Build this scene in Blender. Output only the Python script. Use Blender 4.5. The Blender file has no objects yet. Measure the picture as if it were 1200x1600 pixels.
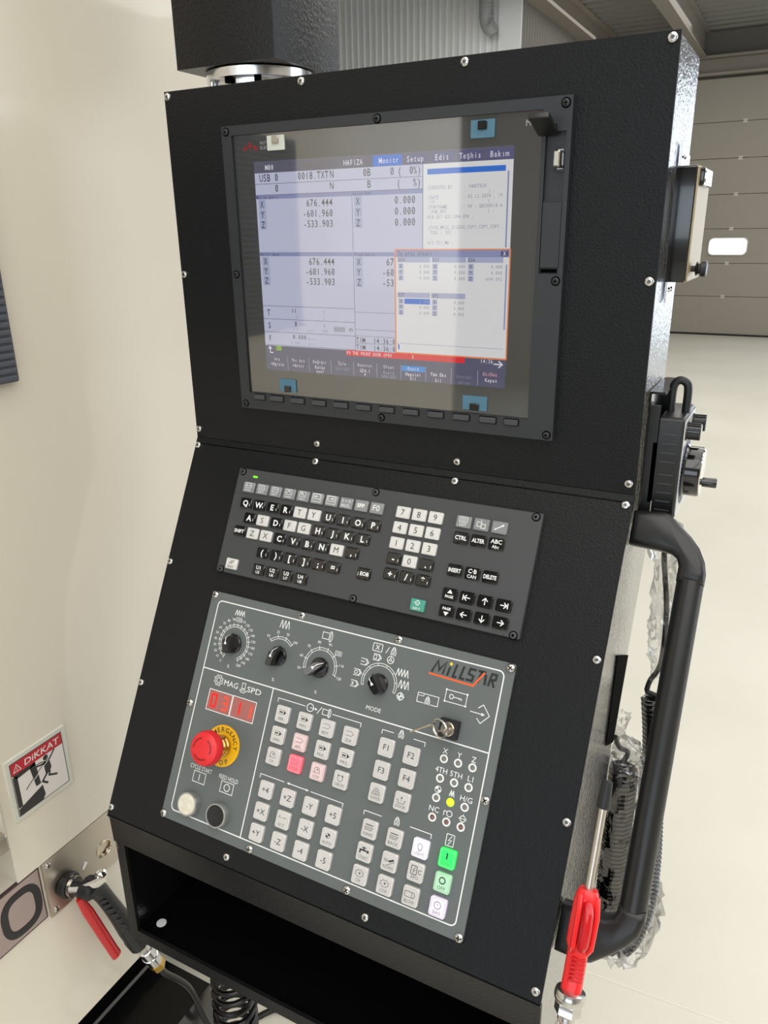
import bpy, math, random
from mathutils import Matrix, Vector, Quaternion

random.seed(7)
S = bpy.context.scene
COL = S.collection
PI = math.pi
FLOOR = 1450.0                      # millimetres from the floor up to the centre of the screen


def W(x, y, z):                     # millimetres measured from the screen centre -> metres above the floor
    return Vector((x * .001, y * .001, (z + FLOOR) * .001))


def lin(c):
    c = c / 255.0
    return c / 12.92 if c <= .04045 else ((c + .055) / 1.055) ** 2.4


def rgb(r, g, b):
    return (lin(r), lin(g), lin(b), 1.0)


# ------------------------------------------------------------------ camera
cd = bpy.data.cameras.new('camera')
cam = bpy.data.objects.new('camera', cd)
COL.objects.link(cam)
F_PX, PITCH, YAW, ROLL = 1207.765, math.radians(-19.874), math.radians(-28.093), math.radians(-.794)
fw = Vector((math.sin(YAW) * math.cos(PITCH), math.cos(YAW) * math.cos(PITCH), math.sin(PITCH)))
r0 = Vector((math.cos(YAW), -math.sin(YAW), 0))
u0 = r0.cross(fw)
rr = r0 * math.cos(ROLL) + u0 * math.sin(ROLL)
uu = -r0 * math.sin(ROLL) + u0 * math.cos(ROLL)
M = Matrix((rr, uu, -fw)).transposed().to_4x4()
M.translation = W(411.636, -776.604, 45.582)
cam.matrix_world = M
cd.sensor_fit = 'VERTICAL'
cd.sensor_height = 36
cd.sensor_width = 27
cd.lens = 36 * F_PX / 1600
cd.clip_start = .02
cd.clip_end = 200
S.camera = cam

# ------------------------------------------------------------------ daylight, overhead lamp and added fill, exposure
wd = bpy.data.worlds.new('daylight')
S.world = wd
wd.use_nodes = True
wd.node_tree.nodes['Background'].inputs[0].default_value = (.81, .90, 1.0, 1)
wd.node_tree.nodes['Background'].inputs[1].default_value = 3.4


def lamp(name, x, y, z, sx, sy, watts, col=(1, .97, .93), rot=(0, 0, 0)):
    l = bpy.data.lights.new(name, 'AREA')
    l.shape = 'RECTANGLE'
    l.size, l.size_y, l.energy, l.color = sx, sy, watts, col
    o = bpy.data.objects.new(name, l)
    o.location = W(x, y, z)
    o.rotation_euler = rot
    COL.objects.link(o)


lamp('overhead_light', 2600, -2600, 2380, 6.5, 4.0, 270)
lamp('overhead_light', 3200, 1500, 2380, 6.0, 4.0, 170)  # added fill above the floor, not a known fixture
lamp('overhead_light', 1200, 5600, 2380, 9.0, 3.0, 260)  # added fill for the partition and the middle of the hall
lamp('overhead_light', 0, 9400, 2380, 7.0, 2.5, 75)  # added fill near the far door, no fixture there
S.view_settings.view_transform = 'Standard'
S.view_settings.look = 'None'
S.view_settings.exposure = 0.0
S.view_settings.gamma = 1.0
S.view_settings.use_curve_mapping = False
S.cycles.max_bounces = 10
S.cycles.transparent_max_bounces = 16
S.cycles.caustics_reflective = False
S.cycles.caustics_refractive = False
S.cycles.sample_clamp_indirect = 6


# ------------------------------------------------------------------ materials
def mat(name, col, rough=.5, metal=0.0, bump=None, coat=0.0, emit=None, spec=None, trans=0.0, alpha=1.0, mott=None, coat_rough=.06, aniso=None):
    m = bpy.data.materials.new(name)
    m.use_nodes = True
    nt = m.node_tree
    b = nt.nodes['Principled BSDF']
    I = b.inputs
    I['Base Color'].default_value = rgb(*col)
    I['Roughness'].default_value = rough
    I['Metallic'].default_value = metal
    if spec is not None:
        I['Specular IOR Level'].default_value = spec
    if coat:
        I['Coat Weight'].default_value = coat
        I['Coat Roughness'].default_value = coat_rough
    if emit:
        I['Emission Color'].default_value = rgb(*emit[0])
        I['Emission Strength'].default_value = emit[1]
    if trans:
        I['Transmission Weight'].default_value = trans
    I['Alpha'].default_value = alpha
    tc = None
    if bump or mott:
        tc = nt.nodes.new('ShaderNodeTexCoord')
    if bump:                                        # (features per metre, strength, distance in mm, stretch)
        mp = nt.nodes.new('ShaderNodeMapping')
        if len(bump) > 3:
            mp.inputs['Scale'].default_value = bump[3]
        n = nt.nodes.new('ShaderNodeTexNoise')
        n.inputs['Scale'].default_value = bump[0]
        n.inputs['Detail'].default_value = 2
        bp = nt.nodes.new('ShaderNodeBump')
        bp.inputs['Strength'].default_value = bump[1]
        bp.inputs['Distance'].default_value = bump[2] * .001
        nt.links.new(tc.outputs['Object'], mp.inputs[0])
        nt.links.new(mp.outputs[0], n.inputs['Vector'])
        nt.links.new(n.outputs[0], bp.inputs['Height'])
        nt.links.new(bp.outputs[0], I['Normal'])
        if coat:
            nt.links.new(bp.outputs[0], I['Coat Normal'])
    if mott:                                        # (scale, second colour, low, high)
        n = nt.nodes.new('ShaderNodeTexNoise')
        n.inputs['Scale'].default_value = mott[0]
        n.inputs['Detail'].default_value = 4
        r = nt.nodes.new('ShaderNodeValToRGB')
        r.color_ramp.elements[0].position = mott[2]
        r.color_ramp.elements[1].position = mott[3]
        r.color_ramp.elements[0].color = rgb(*col)
        r.color_ramp.elements[1].color = rgb(*mott[1])
        nt.links.new(tc.outputs['Object'], n.inputs['Vector'])
        nt.links.new(n.outputs[0], r.inputs[0])
        nt.links.new(r.outputs[0], I['Base Color'])
    return m


def emitter(name, col, k=1.0):
    m = bpy.data.materials.new(name)
    m.use_nodes = True
    nt = m.node_tree
    nt.nodes.remove(nt.nodes['Principled BSDF'])
    e = nt.nodes.new('ShaderNodeEmission')
    e.inputs[0].default_value = rgb(*col)
    e.inputs[1].default_value = k
    nt.links.new(e.outputs[0], nt.nodes['Material Output'].inputs[0])
    return m


def clear_film(name, refl, rough, tint, bump):
    """A clear sheet: mostly see-through, with a Fresnel gloss whose normal ripples."""
    m = bpy.data.materials.new(name)
    m.use_nodes = True
    nt = m.node_tree
    nt.nodes.remove(nt.nodes['Principled BSDF'])
    t = nt.nodes.new('ShaderNodeBsdfTransparent')
    t.inputs[0].default_value = (*tint, 1)
    g = nt.nodes.new('ShaderNodeBsdfGlossy')
    g.inputs['Roughness'].default_value = rough
    lw = nt.nodes.new('ShaderNodeLayerWeight')
    lw.inputs[0].default_value = .5
    mr = nt.nodes.new('ShaderNodeMapRange')
    mr.inputs['To Min'].default_value = refl[0]
    mr.inputs['To Max'].default_value = refl[1]
    mx = nt.nodes.new('ShaderNodeMixShader')
    tc = nt.nodes.new('ShaderNodeTexCoord')
    mp = nt.nodes.new('ShaderNodeMapping')
    mp.inputs['Scale'].default_value = bump[3]
    n = nt.nodes.new('ShaderNodeTexNoise')
    n.inputs['Scale'].default_value = bump[0]
    n.inputs['Detail'].default_value = 1.5
    bp = nt.nodes.new('ShaderNodeBump')
    bp.inputs['Strength'].default_value = bump[1]
    bp.inputs['Distance'].default_value = bump[2] * .001
    L = nt.links.new
    L(tc.outputs['Object'], mp.inputs[0])
    L(mp.outputs[0], n.inputs['Vector'])
    L(n.outputs[0], bp.inputs['Height'])
    L(bp.outputs[0], g.inputs['Normal'])
    L(bp.outputs[0], lw.inputs['Normal'])
    L(lw.outputs['Fresnel'], mr.inputs[0])
    L(mr.outputs[0], mx.inputs[0])
    L(t.outputs[0], mx.inputs[1])
    L(g.outputs[0], mx.inputs[2])
    L(mx.outputs[0], nt.nodes['Material Output'].inputs[0])
    return m


K = {}
K['black_paint'] = mat('black_textured_paint', (18, 19, 21), .42, bump=(420, .8, .6), spec=.22)
K['black_side'] = mat('black_gloss_textured_paint', (22, 22, 24), .26, bump=(240, .8, 1.0), coat=1.0, coat_rough=.12)
K['black_wrinkle'] = mat('black_wrinkle_paint', (14, 14, 15), .34, bump=(210, .7, 1.4), spec=.3)
K['bezel'] = mat('dark_bezel_plastic', (37, 39, 43), .45, bump=(1500, .08, .2))
K['key_plate'] = mat('charcoal_key_plate', (58, 60, 62), .5, bump=(1800, .06, .2))
K['op_plate'] = mat('grey_panel_foil', (92, 98, 98), .42, bump=(1500, .05, .2))
K['white_print'] = mat('white_print', (228, 230, 230), .5)
K['dim_print'] = mat('faded_print', (175, 178, 180), .5)
K['dark_print'] = mat('dark_print', (38, 38, 40), .5)
K['mid_print'] = mat('grey_print', (92, 92, 95), .5)
K['black_gloss'] = mat('black_gloss_plastic', (14, 14, 15), .16, coat=.5)
K['black_plastic'] = mat('black_plastic', (20, 21, 22), .36)
K['black_matt'] = mat('black_matt', (5, 5, 6), .95, spec=.05)
K['socket_steel'] = mat('shaded_socket_steel', (96, 94, 92), .4, metal=.8)
K['lid_steel'] = mat('reflection_tinted_lid', (168, 152, 122), .42, metal=.9, bump=(60, .12, .3, (1, 1, 30)))  # plain stainless; the beige it mirrors is put into the base colour
K['black_rubber'] = mat('black_rubber', (16, 16, 17), .5)
K['softkey'] = mat('softkey_plastic', (60, 61, 65), .5)
K['white_key'] = mat('white_key_plastic', (206, 205, 203), .22, coat=.4)
K['grey_key'] = mat('grey_key_plastic', (132, 134, 136), .2, coat=.5)
K['green_key'] = mat('teal_key_plastic', (70, 152, 134), .2, coat=.5)
K['cap'] = mat('button_cap', (214, 212, 210), .25, coat=.5)
K['cap_top'] = mat('button_cap_top', (196, 194, 192), .3, coat=.6)
K['cap_pink'] = mat('button_cap_pink', (222, 196, 198), .3, coat=.5)
K['cap_red'] = mat('button_cap_lit_red', (238, 110, 125), .3, coat=.4, emit=((255, 70, 95), .35))
K['cap_green'] = mat('button_cap_lit_green', (40, 215, 95), .3, coat=.4, emit=((20, 255, 90), .55))
K['cap_mint'] = mat('button_cap_mint', (172, 214, 184), .3, coat=.5, emit=((120, 235, 150), .12))
K['cap_white'] = mat('button_cap_lit_white', (236, 232, 244), .3, coat=.5, emit=((240, 236, 255), .22))
K['cap_lilac'] = mat('button_cap_lilac', (228, 216, 238), .3, coat=.5, emit=((235, 215, 255), .2))
K['steel'] = mat('bright_steel', (205, 203, 200), .22, metal=1)
K['brushed'] = mat('brushed_stainless', (196, 188, 176), .33, metal=1, bump=(60, .12, .3, (1, 1, 30)))
K['machined'] = mat('machined_aluminium', (222, 222, 226), .18, metal=1, bump=(50, .12, .2, (1, 1, 40)))
K['nickel'] = mat('nickel', (196, 186, 170), .2, metal=1)
K['chrome'] = mat('chrome', (225, 222, 215), .08, metal=1)
K['brass'] = mat('brass', (222, 178, 70), .28, metal=1)
K['gold'] = mat('gold_chromate', (190, 150, 90), .16, metal=1)
K['silver_paint'] = mat('silver_ring', (176, 178, 178), .3, metal=.8)
K['red_plastic'] = mat('red_plastic', (188, 8, 20), .3, coat=.2)
K['arrow_red'] = mat('dark_red_arrow', (138, 12, 20), .45)
K['red_gun'] = mat('bright_red_plastic', (222, 26, 30), .35, coat=.2)
K['red_hose'] = mat('salmon_hose', (214, 104, 92), .4)
K['estop_red'] = mat('emergency_red', (214, 34, 42), .4)
K['yellow'] = mat('emergency_yellow', (236, 178, 16), .4)
K['cream_button'] = mat('cream_button', (208, 202, 186), .35, mott=(120, (222, 218, 205), .4, .7))
K['grip_grey'] = mat('dark_grey_grip', (34, 35, 37), .42, spec=.35)
K['hose_black'] = mat('hose_black', (9, 9, 10), .26, spec=.4)
K['cream'] = mat('cream_machine_paint', (219, 212, 197), .3, coat=.6, coat_rough=.04, bump=(3.0, .05, 8))
K['floor'] = mat('cream_epoxy_floor', (210, 207, 194), .42, coat=.14, coat_rough=.14, bump=(1.2, .1, 3), mott=(1.6, (203, 200, 186), .4, .75))
K['door_paint'] = mat('door_panel_paint', (146, 140, 129), .5)
K['door_joint'] = mat('door_joint', (112, 107, 98), .6)
K['joint_line'] = mat('floor_joint_line', (216, 213, 200), .5)
K['hinge'] = mat('hinge_zinc', (190, 186, 178), .5, metal=.2)
K['sheet'] = mat('grey_roof_sheet', (128, 128, 124), .5)
K['dark_sheet'] = mat('dark_wall_sheet', (112, 108, 102), .55)
K['light_sheet'] = mat('light_wall_panel', (214, 216, 218), .5)
K['steel_beam'] = mat('primed_beam', (142, 134, 124), .55)
K['hall_wall'] = mat('hall_wall_paint', (176, 172, 162), .6)
K['tray_black'] = mat('gloss_black_tray', (15, 15, 16), .16, coat=.5, bump=(14, .15, 3))
K['blue_pad'] = mat('blue_corner_pad', (70, 112, 134), .5)
K['pale_pad'] = mat('pale_corner_pad', (196, 200, 190), .5)
K['orange'] = mat('orange_swoosh', (226, 92, 34), .4)
K['yellow_dot'] = mat('yellow_dot', (240, 205, 40), .4)
K['logo_black'] = mat('logo_black', (28, 29, 31), .4)
K['led_off'] = mat('lamp_lens_grey', (112, 112, 106), .3, coat=.5)
K['led_red_off'] = mat('lamp_lens_brown', (112, 78, 76), .3, coat=.5)
K['led_lime'] = mat('lamp_lens_lit', (190, 235, 40), .3, emit=((185, 255, 20), .9))
K['led_green'] = mat('keyboard_led', (110, 230, 40), .3, emit=((110, 255, 30), 1.2))
K['red_window'] = mat('red_display_window', (150, 92, 88), .25, coat=.5, emit=((255, 70, 50), .05))
K['segment'] = emitter('lit_segment', (255, 46, 40), 1.25)
K['segment_warm'] = emitter('lit_segment_warm', (255, 92, 70), 1.1)
K['screen_glass_back'] = mat('dark_screen_border', (72, 72, 70), .4)
K['sign_white'] = mat('sign_white', (222, 216, 212), .35, coat=.4)
K['sign_clear'] = mat('sign_edge', (208, 208, 198), .25, coat=.5)
K['sign_red'] = mat('sign_red', (182, 48, 58), .4)
K['sign_black'] = mat('sign_black', (52, 52, 52), .45)
K['name_plate'] = mat('mirror_name_plate', (168, 152, 150), .22, metal=.8)
K['name_letter'] = mat('name_letter', (26, 25, 27), .4)
K['plate_border'] = mat('name_plate_border', (78, 60, 62), .3, metal=.4)
K['vent_grey'] = mat('dark_grey_vent', (76, 80, 88), .5)
K['pipe_grey'] = mat('grey_conduit', (150, 152, 152), .5)
K['dial_plate'] = mat('dial_plate', (196, 198, 200), .3, coat=.3)
K['dial_blue'] = mat('dial_blue', (28, 52, 92), .4)
K['shade_glass'] = emitter('daylight_pane', (255, 255, 255), 1.6)
K['film'] = clear_film('clear_wrap', (.035, .5), .12, (.965, .965, .97), (60, .5, 4, (1, 1, 1)))
K['screen_film'] = clear_film('screen_protection_film', (.17, .6), .05, (.97, .97, .97), (5.5, .3, 3, (1.6, .25, 1)))
LCD = dict(white=(196, 198, 222), pale=(206, 208, 228), page=(228, 228, 230), head=(92, 90, 106), bar=(140, 146, 188), tab=(84, 84, 128), blue=(30, 110, 214), ink=(34, 34, 46),
           line=(96, 98, 122), orange=(238, 140, 84), red=(226, 22, 44), menu=(84, 84, 112), menu_text=(232, 228, 240), lime=(150, 200, 40), cell=(170, 176, 206), grey=(150, 152, 170), sky=(40, 142, 220), pink=(240, 178, 190))
for k_, c_ in LCD.items():
    K['lcd_' + k_] = emitter('lcd_' + k_, c_, .92)


# ------------------------------------------------------------------ mesh helpers (all lengths in millimetres)
def rrect(cx, cy, w, h, r=0, n=3):
    if r <= 0:
        return [(cx - w / 2, cy - h / 2), (cx + w / 2, cy - h / 2), (cx + w / 2, cy + h / 2), (cx - w / 2, cy + h / 2)]
    p = []
    for qx, qy, a in ((1, -1, -90), (1, 1, 0), (-1, 1, 90), (-1, -1, 180)):
        for i in range(n + 1):
            t = math.radians(a + 90 * i / n)
            p.append((cx + qx * (w / 2 - r) + r * math.cos(t), cy + qy * (h / 2 - r) + r * math.sin(t)))
    return p


def inset(poly, d):
    n, out = len(poly), []
    for i in range(n):
        p, a, b = Vector(poly[i]), Vector(poly[i - 1]), Vector(poly[(i + 1) % n])
        e1, e2 = (p - a).normalized(), (b - p).normalized()
        n1, n2 = Vector((-e1.y, e1.x)), Vector((-e2.y, e2.x))
        k = (n1 + n2) / max(.35, 1 + n1.dot(n2))
        out.append(tuple(p + k * d))
    return out


def circle(cx, cy, r, n=24):
    return [(cx + r * math.cos(2 * PI * i / n), cy + r * math.sin(2 * PI * i / n)) for i in range(n)]


def arcpts(cx, cy, r, a0, a1, n=24):
    return [(cx + r * math.cos(math.radians(a0 + (a1 - a0) * i / n)), cy + r * math.sin(math.radians(a0 + (a1 - a0) * i / n))) for i in range(n + 1)]


GL = {}


def glyph(s, bold=0.0):
    k = (s, bold)
    if k not in GL:
        c = bpy.data.curves.new('t', 'FONT')
        c.body = s
        c.resolution_u = 2
        c.offset = bold
        o = bpy.data.objects.new('t', c)
        me = o.to_mesh()
        me.calc_loop_triangles()
        GL[k] = ([(v.co.x, v.co.y) for v in me.vertices], [tuple(t.vertices) for t in me.loop_triangles])
        o.to_mesh_clear()
        bpy.data.objects.remove(o)
        bpy.data.curves.remove(c)
    return GL[k]


CAP = max(v[1] for v in glyph('H')[0])


class MB:
    def __init__(s, M=None):
        s.v, s.f, s.m, s.M = [], [], [], M

    def add(s, vs, fs, mi=0):
        o = len(s.v)
        for p in vs:
            p = Vector(p)
            s.v.append(s.M @ p if s.M is not None else p)
        for f in fs:
            s.f.append(tuple(o + i for i in f))
            s.m.append(mi)

    def box(s, x0, x1, y0, y1, z0, z1, mi=0):
        s.add([(x, y, z) for z in (z0, z1) for y in (y0, y1) for x in (x0, x1)],
              [(0, 2, 3, 1), (4, 5, 7, 6), (0, 1, 5, 4), (2, 6, 7, 3), (0, 4, 6, 2), (1, 3, 7, 5)], mi)

    def prism(s, poly, z0, z1, ch=0, mi=0, top=None, bottom=True):
        n = len(poly)
        rings = [[(x, y, z0) for x, y in poly]]
        if ch:
            rings += [[(x, y, z1 - ch) for x, y in poly], [(x, y, z1) for x, y in inset(poly, ch)]]
        else:
            rings.append([(x, y, z1) for x, y in poly])
        vs = [p for r in rings for p in r]
        fs = [(k * n + i, k * n + (i + 1) % n, (k + 1) * n + (i + 1) % n, (k + 1) * n + i) for k in range(len(rings) - 1) for i in range(n)]
        if bottom:
            fs.append(tuple(reversed(range(n))))
        s.add(vs, fs, mi)
        s.add(rings[-1], [tuple(range(n))], mi if top is None else top)

    def lathe(s, prof, cx=0, cy=0, z=0, n=24, mi=0, caps=True):
        vs, fs = [], []
        for r, h in prof:
            vs += [(cx + r * math.cos(2 * PI * i / n), cy + r * math.sin(2 * PI * i / n), z + h) for i in range(n)]
        for k in range(len(prof) - 1):
            fs += [(k * n + i, k * n + (i + 1) % n, (k + 1) * n + (i + 1) % n, (k + 1) * n + i) for i in range(n)]
        if prof[0][0] > 1e-6:
            fs.append(tuple(reversed(range(n))))
        if prof[-1][0] > 1e-6 and caps:
            fs.append(tuple((len(prof) - 1) * n + i for i in range(n)))
        s.add(vs, fs, mi)

    def tube(s, path, r, n=8, mi=0, cap=True, flat=1.0):
        P = [Vector(p) for p in path]
        T = []
        for i in range(len(P)):
            a, b = P[max(0, i - 1)], P[min(len(P) - 1, i + 1)]
            T.append((b - a).normalized())
        up = Vector((0, 0, 1)) if abs(T[0].z) < .9 else Vector((1, 0, 0))
        N = (up - T[0] * up.dot(T[0])).normalized()
        vs, fs = [], []
        for i in range(len(P)):
            if i:
                N = (N - T[i] * N.dot(T[i])).normalized()
            B = T[i].cross(N)
            q = r[i] if isinstance(r, (list, tuple)) else r
            for k in range(n):
                a = 2 * PI * k / n
                vs.append(P[i] + N * math.cos(a) * q + B * math.sin(a) * q * flat)
        for i in range(len(P) - 1):
            fs += [(i * n + k, i * n + (k + 1) % n, (i + 1) * n + (k + 1) % n, (i + 1) * n + k) for k in range(n)]
        if cap:
            fs += [tuple(reversed(range(n))), tuple((len(P) - 1) * n + k for k in range(n))]
        s.add(vs, fs, mi)

    # flat marks on a plane -------------------------------------------------
    def poly(s, pts, z, mi=0):
        s.add([(x, y, z) for x, y in pts], [tuple(range(len(pts)))], mi)

    def rect(s, x0, x1, y0, y1, z, mi=0):
        s.poly([(x0, y0), (x1, y0), (x1, y1), (x0, y1)], z, mi)

    def line(s, pts, w, z, mi=0, close=False):
        P = [Vector(p) for p in pts]
        n = len(P)
        vs, fs = [], []
        for i in range(n):
            a = P[i - 1] if (i or close) else None
            b = P[(i + 1) % n] if (i < n - 1 or close) else None
            d1 = (P[i] - a).normalized() if a is not None else None
            d2 = (b - P[i]).normalized() if b is not None else None
            d1 = d1 or d2
            d2 = d2 or d1
            n1, n2 = Vector((-d1.y, d1.x)), Vector((-d2.y, d2.x))
            k = (n1 + n2) / max(.4, 1 + n1.dot(n2)) * w / 2
            vs += [(P[i].x - k.x, P[i].y - k.y, z), (P[i].x + k.x, P[i].y + k.y, z)]
        for i in range(n if close else n - 1):
            j = (i + 1) % n
            fs.append((2 * i, 2 * j, 2 * j + 1, 2 * i + 1))
        s.add(vs, fs, mi)

    def ring(s, cx, cy, r, w, z, mi=0, n=20):
        s.line(circle(cx, cy, r, n), w, z, mi, True)

    def text(s, t, x, y, h, z, mi=0, al='c', sx=1.0, bold=0.0, rot=0.0, fit=None, shear=0.0):
        """h = cap height; y = middle of the capitals"""
        vs, fs = glyph(t, bold)
        if not vs:
            return
        k = h / CAP
        x0, x1 = min(v[0] for v in vs), max(v[0] for v in vs)
        if fit:
            sx = fit / ((x1 - x0) * k)
        ox = {'c': (x0 + x1) / 2, 'l': x0, 'r': x1}[al]
        c, sn = math.cos(rot), math.sin(rot)
        out = []
        for a, b in vs:
            px, py = (a - ox) * k * sx + shear * b * k, (b - CAP / 2) * k
            out.append((x + px * c - py * sn, y + px * sn + py * c, z))
        s.add(out, fs, mi)

    def mono(s, t, x, y, h, adv, z, mi=0, al='l', sx=.8, bold=0.0):
        """fixed-width lettering, one cell per character"""
        if al == 'r':
            x = x - adv * len(t)
        elif al == 'c':
            x = x - adv * len(t) / 2
        for i, ch in enumerate(t):
            if ch != ' ':
                cx = x + (i + .5) * adv
                vs, fs = glyph(ch, bold)
                x0, x1 = min(v[0] for v in vs), max(v[0] for v in vs)
                k = h / CAP
                w = (x1 - x0) * k
                q = sx if w * sx <= adv * .92 else adv * .92 / w
                s.text(ch, cx, y, h, z, mi, 'c', q, bold)
                if ch == '0':
                    s.line([(cx - adv * .22, y - h * .28), (cx + adv * .22, y + h * .28)], h * .07, z, mi)

    def build(s, name, mats, parent=None, loc=None, rot=None, smooth=35):
        me = bpy.data.meshes.new(name)
        me.from_pydata([tuple(c * .001 for c in v) for v in s.v], [], s.f)
        if not isinstance(mats, (list, tuple)):
            mats = [mats]
        for m in mats:
            me.materials.append(K[m] if isinstance(m, str) else m)
        if len(mats) > 1:
            me.polygons.foreach_set('material_index', s.m)
        me.polygons.foreach_set('use_smooth', [True] * len(s.f))
        me.update()
        me.set_sharp_from_angle(angle=math.radians(smooth))
        o = bpy.data.objects.new(name, me)
        COL.objects.link(o)
        if parent is not None:
            o.parent = parent
        if loc is not None:
            o.location = [c * .001 for c in loc] if parent is not None else loc
        if rot is not None:
            o.rotation_euler = rot
        return o


def thing(name, label, cat, loc=None, rot=None, group=None):
    o = bpy.data.objects.new(name, None)
    o.empty_display_size = .02
    COL.objects.link(o)
    o.location = loc if loc is not None else W(0, 0, 0)
    if rot is not None:
        o.rotation_euler = rot
    o['label'], o['category'] = label, cat
    if group:
        o['group'] = group
    return o


def tag(o, label, cat, group=None):
    o['label'], o['category'] = label, cat
    if group:
        o['group'] = group
    return o


def struct(o):
    o['kind'] = 'structure'
    return o


def again(src, loc, parent=None):
    """A copy of a part with its sub-parts (mesh data shared)."""
    c = src.copy()
    COL.objects.link(c)
    if parent is not None:
        c.parent = parent
    c.location = [v * .001 for v in loc]
    for ch in src.children:
        d = ch.copy()
        COL.objects.link(d)
        d.parent = c
    return c


TH = math.radians(28.187)           # how far the key board face leans out from the vertical
ZB = -209.33                        # where the two faces of the console meet
R_UP = (PI / 2, 0, 0)
R_LOW = (PI / 2 - TH, 0, 0)


def low(x, s, n=0):                 # a point on the leaning face: across, down the slope, out of it
    return Vector((x, -s * math.sin(TH) - n * math.cos(TH), ZB - s * math.cos(TH) + n * math.sin(TH)))


ARM = Matrix.Identity(4)


def G(x=0, y=0, z=0):               # a mesh drawn in hall millimetres whose origin is at (x, y, z)
    return MB(Matrix.Translation((-x, -y, -z)))


def axis(p, d, up=(0, 0, 1)):       # local z runs along d, starting at p
    z = Vector(d).normalized()
    u = Vector(up)
    if abs(z.dot(u)) > .95:
        u = Vector((0, 1, 0))
    x = u.cross(z).normalized()
    y = z.cross(x)
    m = Matrix((x, y, z)).transposed().to_4x4()
    m.translation = Vector(p)
    return m


def spline(pts, n=8):               # Catmull-Rom through the points
    P = [Vector(p) for p in pts]
    P = [P[0] * 2 - P[1]] + P + [P[-1] * 2 - P[-2]]
    out = []
    for i in range(1, len(P) - 2):
        for k in range(n):
            t = k / n
            a, b, c, d = P[i - 1], P[i], P[i + 1], P[i + 2]
            out.append(.5 * ((2 * b) + (c - a) * t + (2 * a - 5 * b + 4 * c - d) * t * t + (3 * b - a - 3 * c + d) * t ** 3))
    out.append(P[-2])
    return out


def coil(path, R, turns, steps=10):  # a helix of radius R around a path
    P = [Vector(p) for p in path]
    L = [0]
    for a, b in zip(P, P[1:]):
        L.append(L[-1] + (b - a).length)
    N = int(turns * steps)
    out, j, nrm = [], 0, None
    for i in range(N + 1):
        s = L[-1] * i / N
        while j < len(P) - 2 and L[j + 1] < s:
            j += 1
        t = (s - L[j]) / max(1e-6, L[j + 1] - L[j])
        p = P[j].lerp(P[j + 1], t)
        a, b = P[max(0, j - 1)], P[min(len(P) - 1, j + 2)]
        T = (b - a).normalized()
        if nrm is None:
            nrm = Vector((1, 0, 0)) if abs(T.x) < .9 else Vector((0, 1, 0))
        nrm = (nrm - T * nrm.dot(T)).normalized()
        B = T.cross(nrm)
        a = 2 * PI * turns * i / N
        r = R(i / N) if callable(R) else R
        out.append(p + nrm * math.cos(a) * r + B * math.sin(a) * r)
    return out


# ================================================================== the hall
HX0, HX1, HY0, HY1, ROOF = -9000, 7000, -7000, 11900, 2530
O0 = W(0, 0, 0)
b = G()
b.box(HX0, HX1 + 200, HY0, HY1 + 200, -FLOOR - 100, -FLOOR)
struct(b.build('floor', 'floor', loc=O0))

b = G()
b.add([(-2000, 386, -1449.7), (-2000, 390, -1449.7), (6000, 790, -1449.7), (6000, 786, -1449.7)], [(3, 2, 1, 0)])
struct(b.build('trim_8', 'joint_line', loc=O0))


def sheet(name, m, p0, p1, z0, z1, pitch, depth, side):
    """vertical ribbed cladding between two plan points; the ribs stand towards side"""
    a, c = Vector((*p0, 0)), Vector((*p1, 0))
    d = (c - a).normalized()
    nrm = Vector((-d.y, d.x, 0)) * side
    b = G()
    n = max(1, int((c - a).length / pitch))
    st = (c - a).length / n
    line = []
    for i in range(n):
        for f, h in ((0, 0), (.5, 0), (.62, 1), (.88, 1)):
            line.append(a + d * st * (i + f) + nrm * depth * h)
    line.append(c)
    vs = [(p.x, p.y, z) for z in (z0, z1) for p in line]
    k = len(line)
    b.add(vs, [(i, i + 1, k + i + 1, k + i) for i in range(k - 1)])
    back = [p - nrm * 60 for p in (a, c)]
    b.add([(p.x, p.y, z) for z in (z0, z1) for p in back], [(0, 1, 3, 2)])
    return struct(b.build(name, m, loc=O0, smooth=20))


DX0, DX1, DTOP = -3000, 420, 1940               # the closed sectional door
EX0, EX1, ETOP = 1150, 4300, 2000               # the open bay beside it, outside the frame
b = G()
for x0, x1, z0, z1 in ((HX0, DX0, -FLOOR, ROOF), (DX1, EX0, -FLOOR, ROOF), (EX1, HX1, -FLOOR, ROOF), (DX0, DX1, DTOP, ROOF), (EX0, EX1, ETOP, ROOF)):
    b.box(x0, x1, HY1, HY1 + 150, z0, z1)
struct(b.build('wall_back', 'dark_sheet', loc=O0))
b = G()
for y0, y1, z0, z1 in ((HY0, 1900, -FLOOR, ROOF), (6350, HY1, -FLOOR, ROOF), (1900, 6350, 2330, ROOF)):
    b.box(HX1, HX1 + 150, y0, y1, z0, z1)
struct(b.build('wall_right', 'hall_wall', loc=O0))
b = G()
b.box(HX0 - 150, HX0, HY0, HY1, -FLOOR, ROOF)
struct(b.build('wall_left', 'hall_wall', loc=O0))
b = G()
for x0, x1, z0, z1 in ((HX0, -5200, -FLOOR, ROOF), (-5200, -4200, 1400, ROOF), (-5200, -4200, -FLOOR, -300), (-4200, -1700, -FLOOR, ROOF), (-1700, 3500, 1700, ROOF), (-1700, 3500, -FLOOR, -500), (3500, HX1, -FLOOR, ROOF)):
    b.box(x0, x1, HY0 - 150, HY0, z0, z1)
struct(b.build('wall_front', 'hall_wall', loc=O0))

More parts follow.
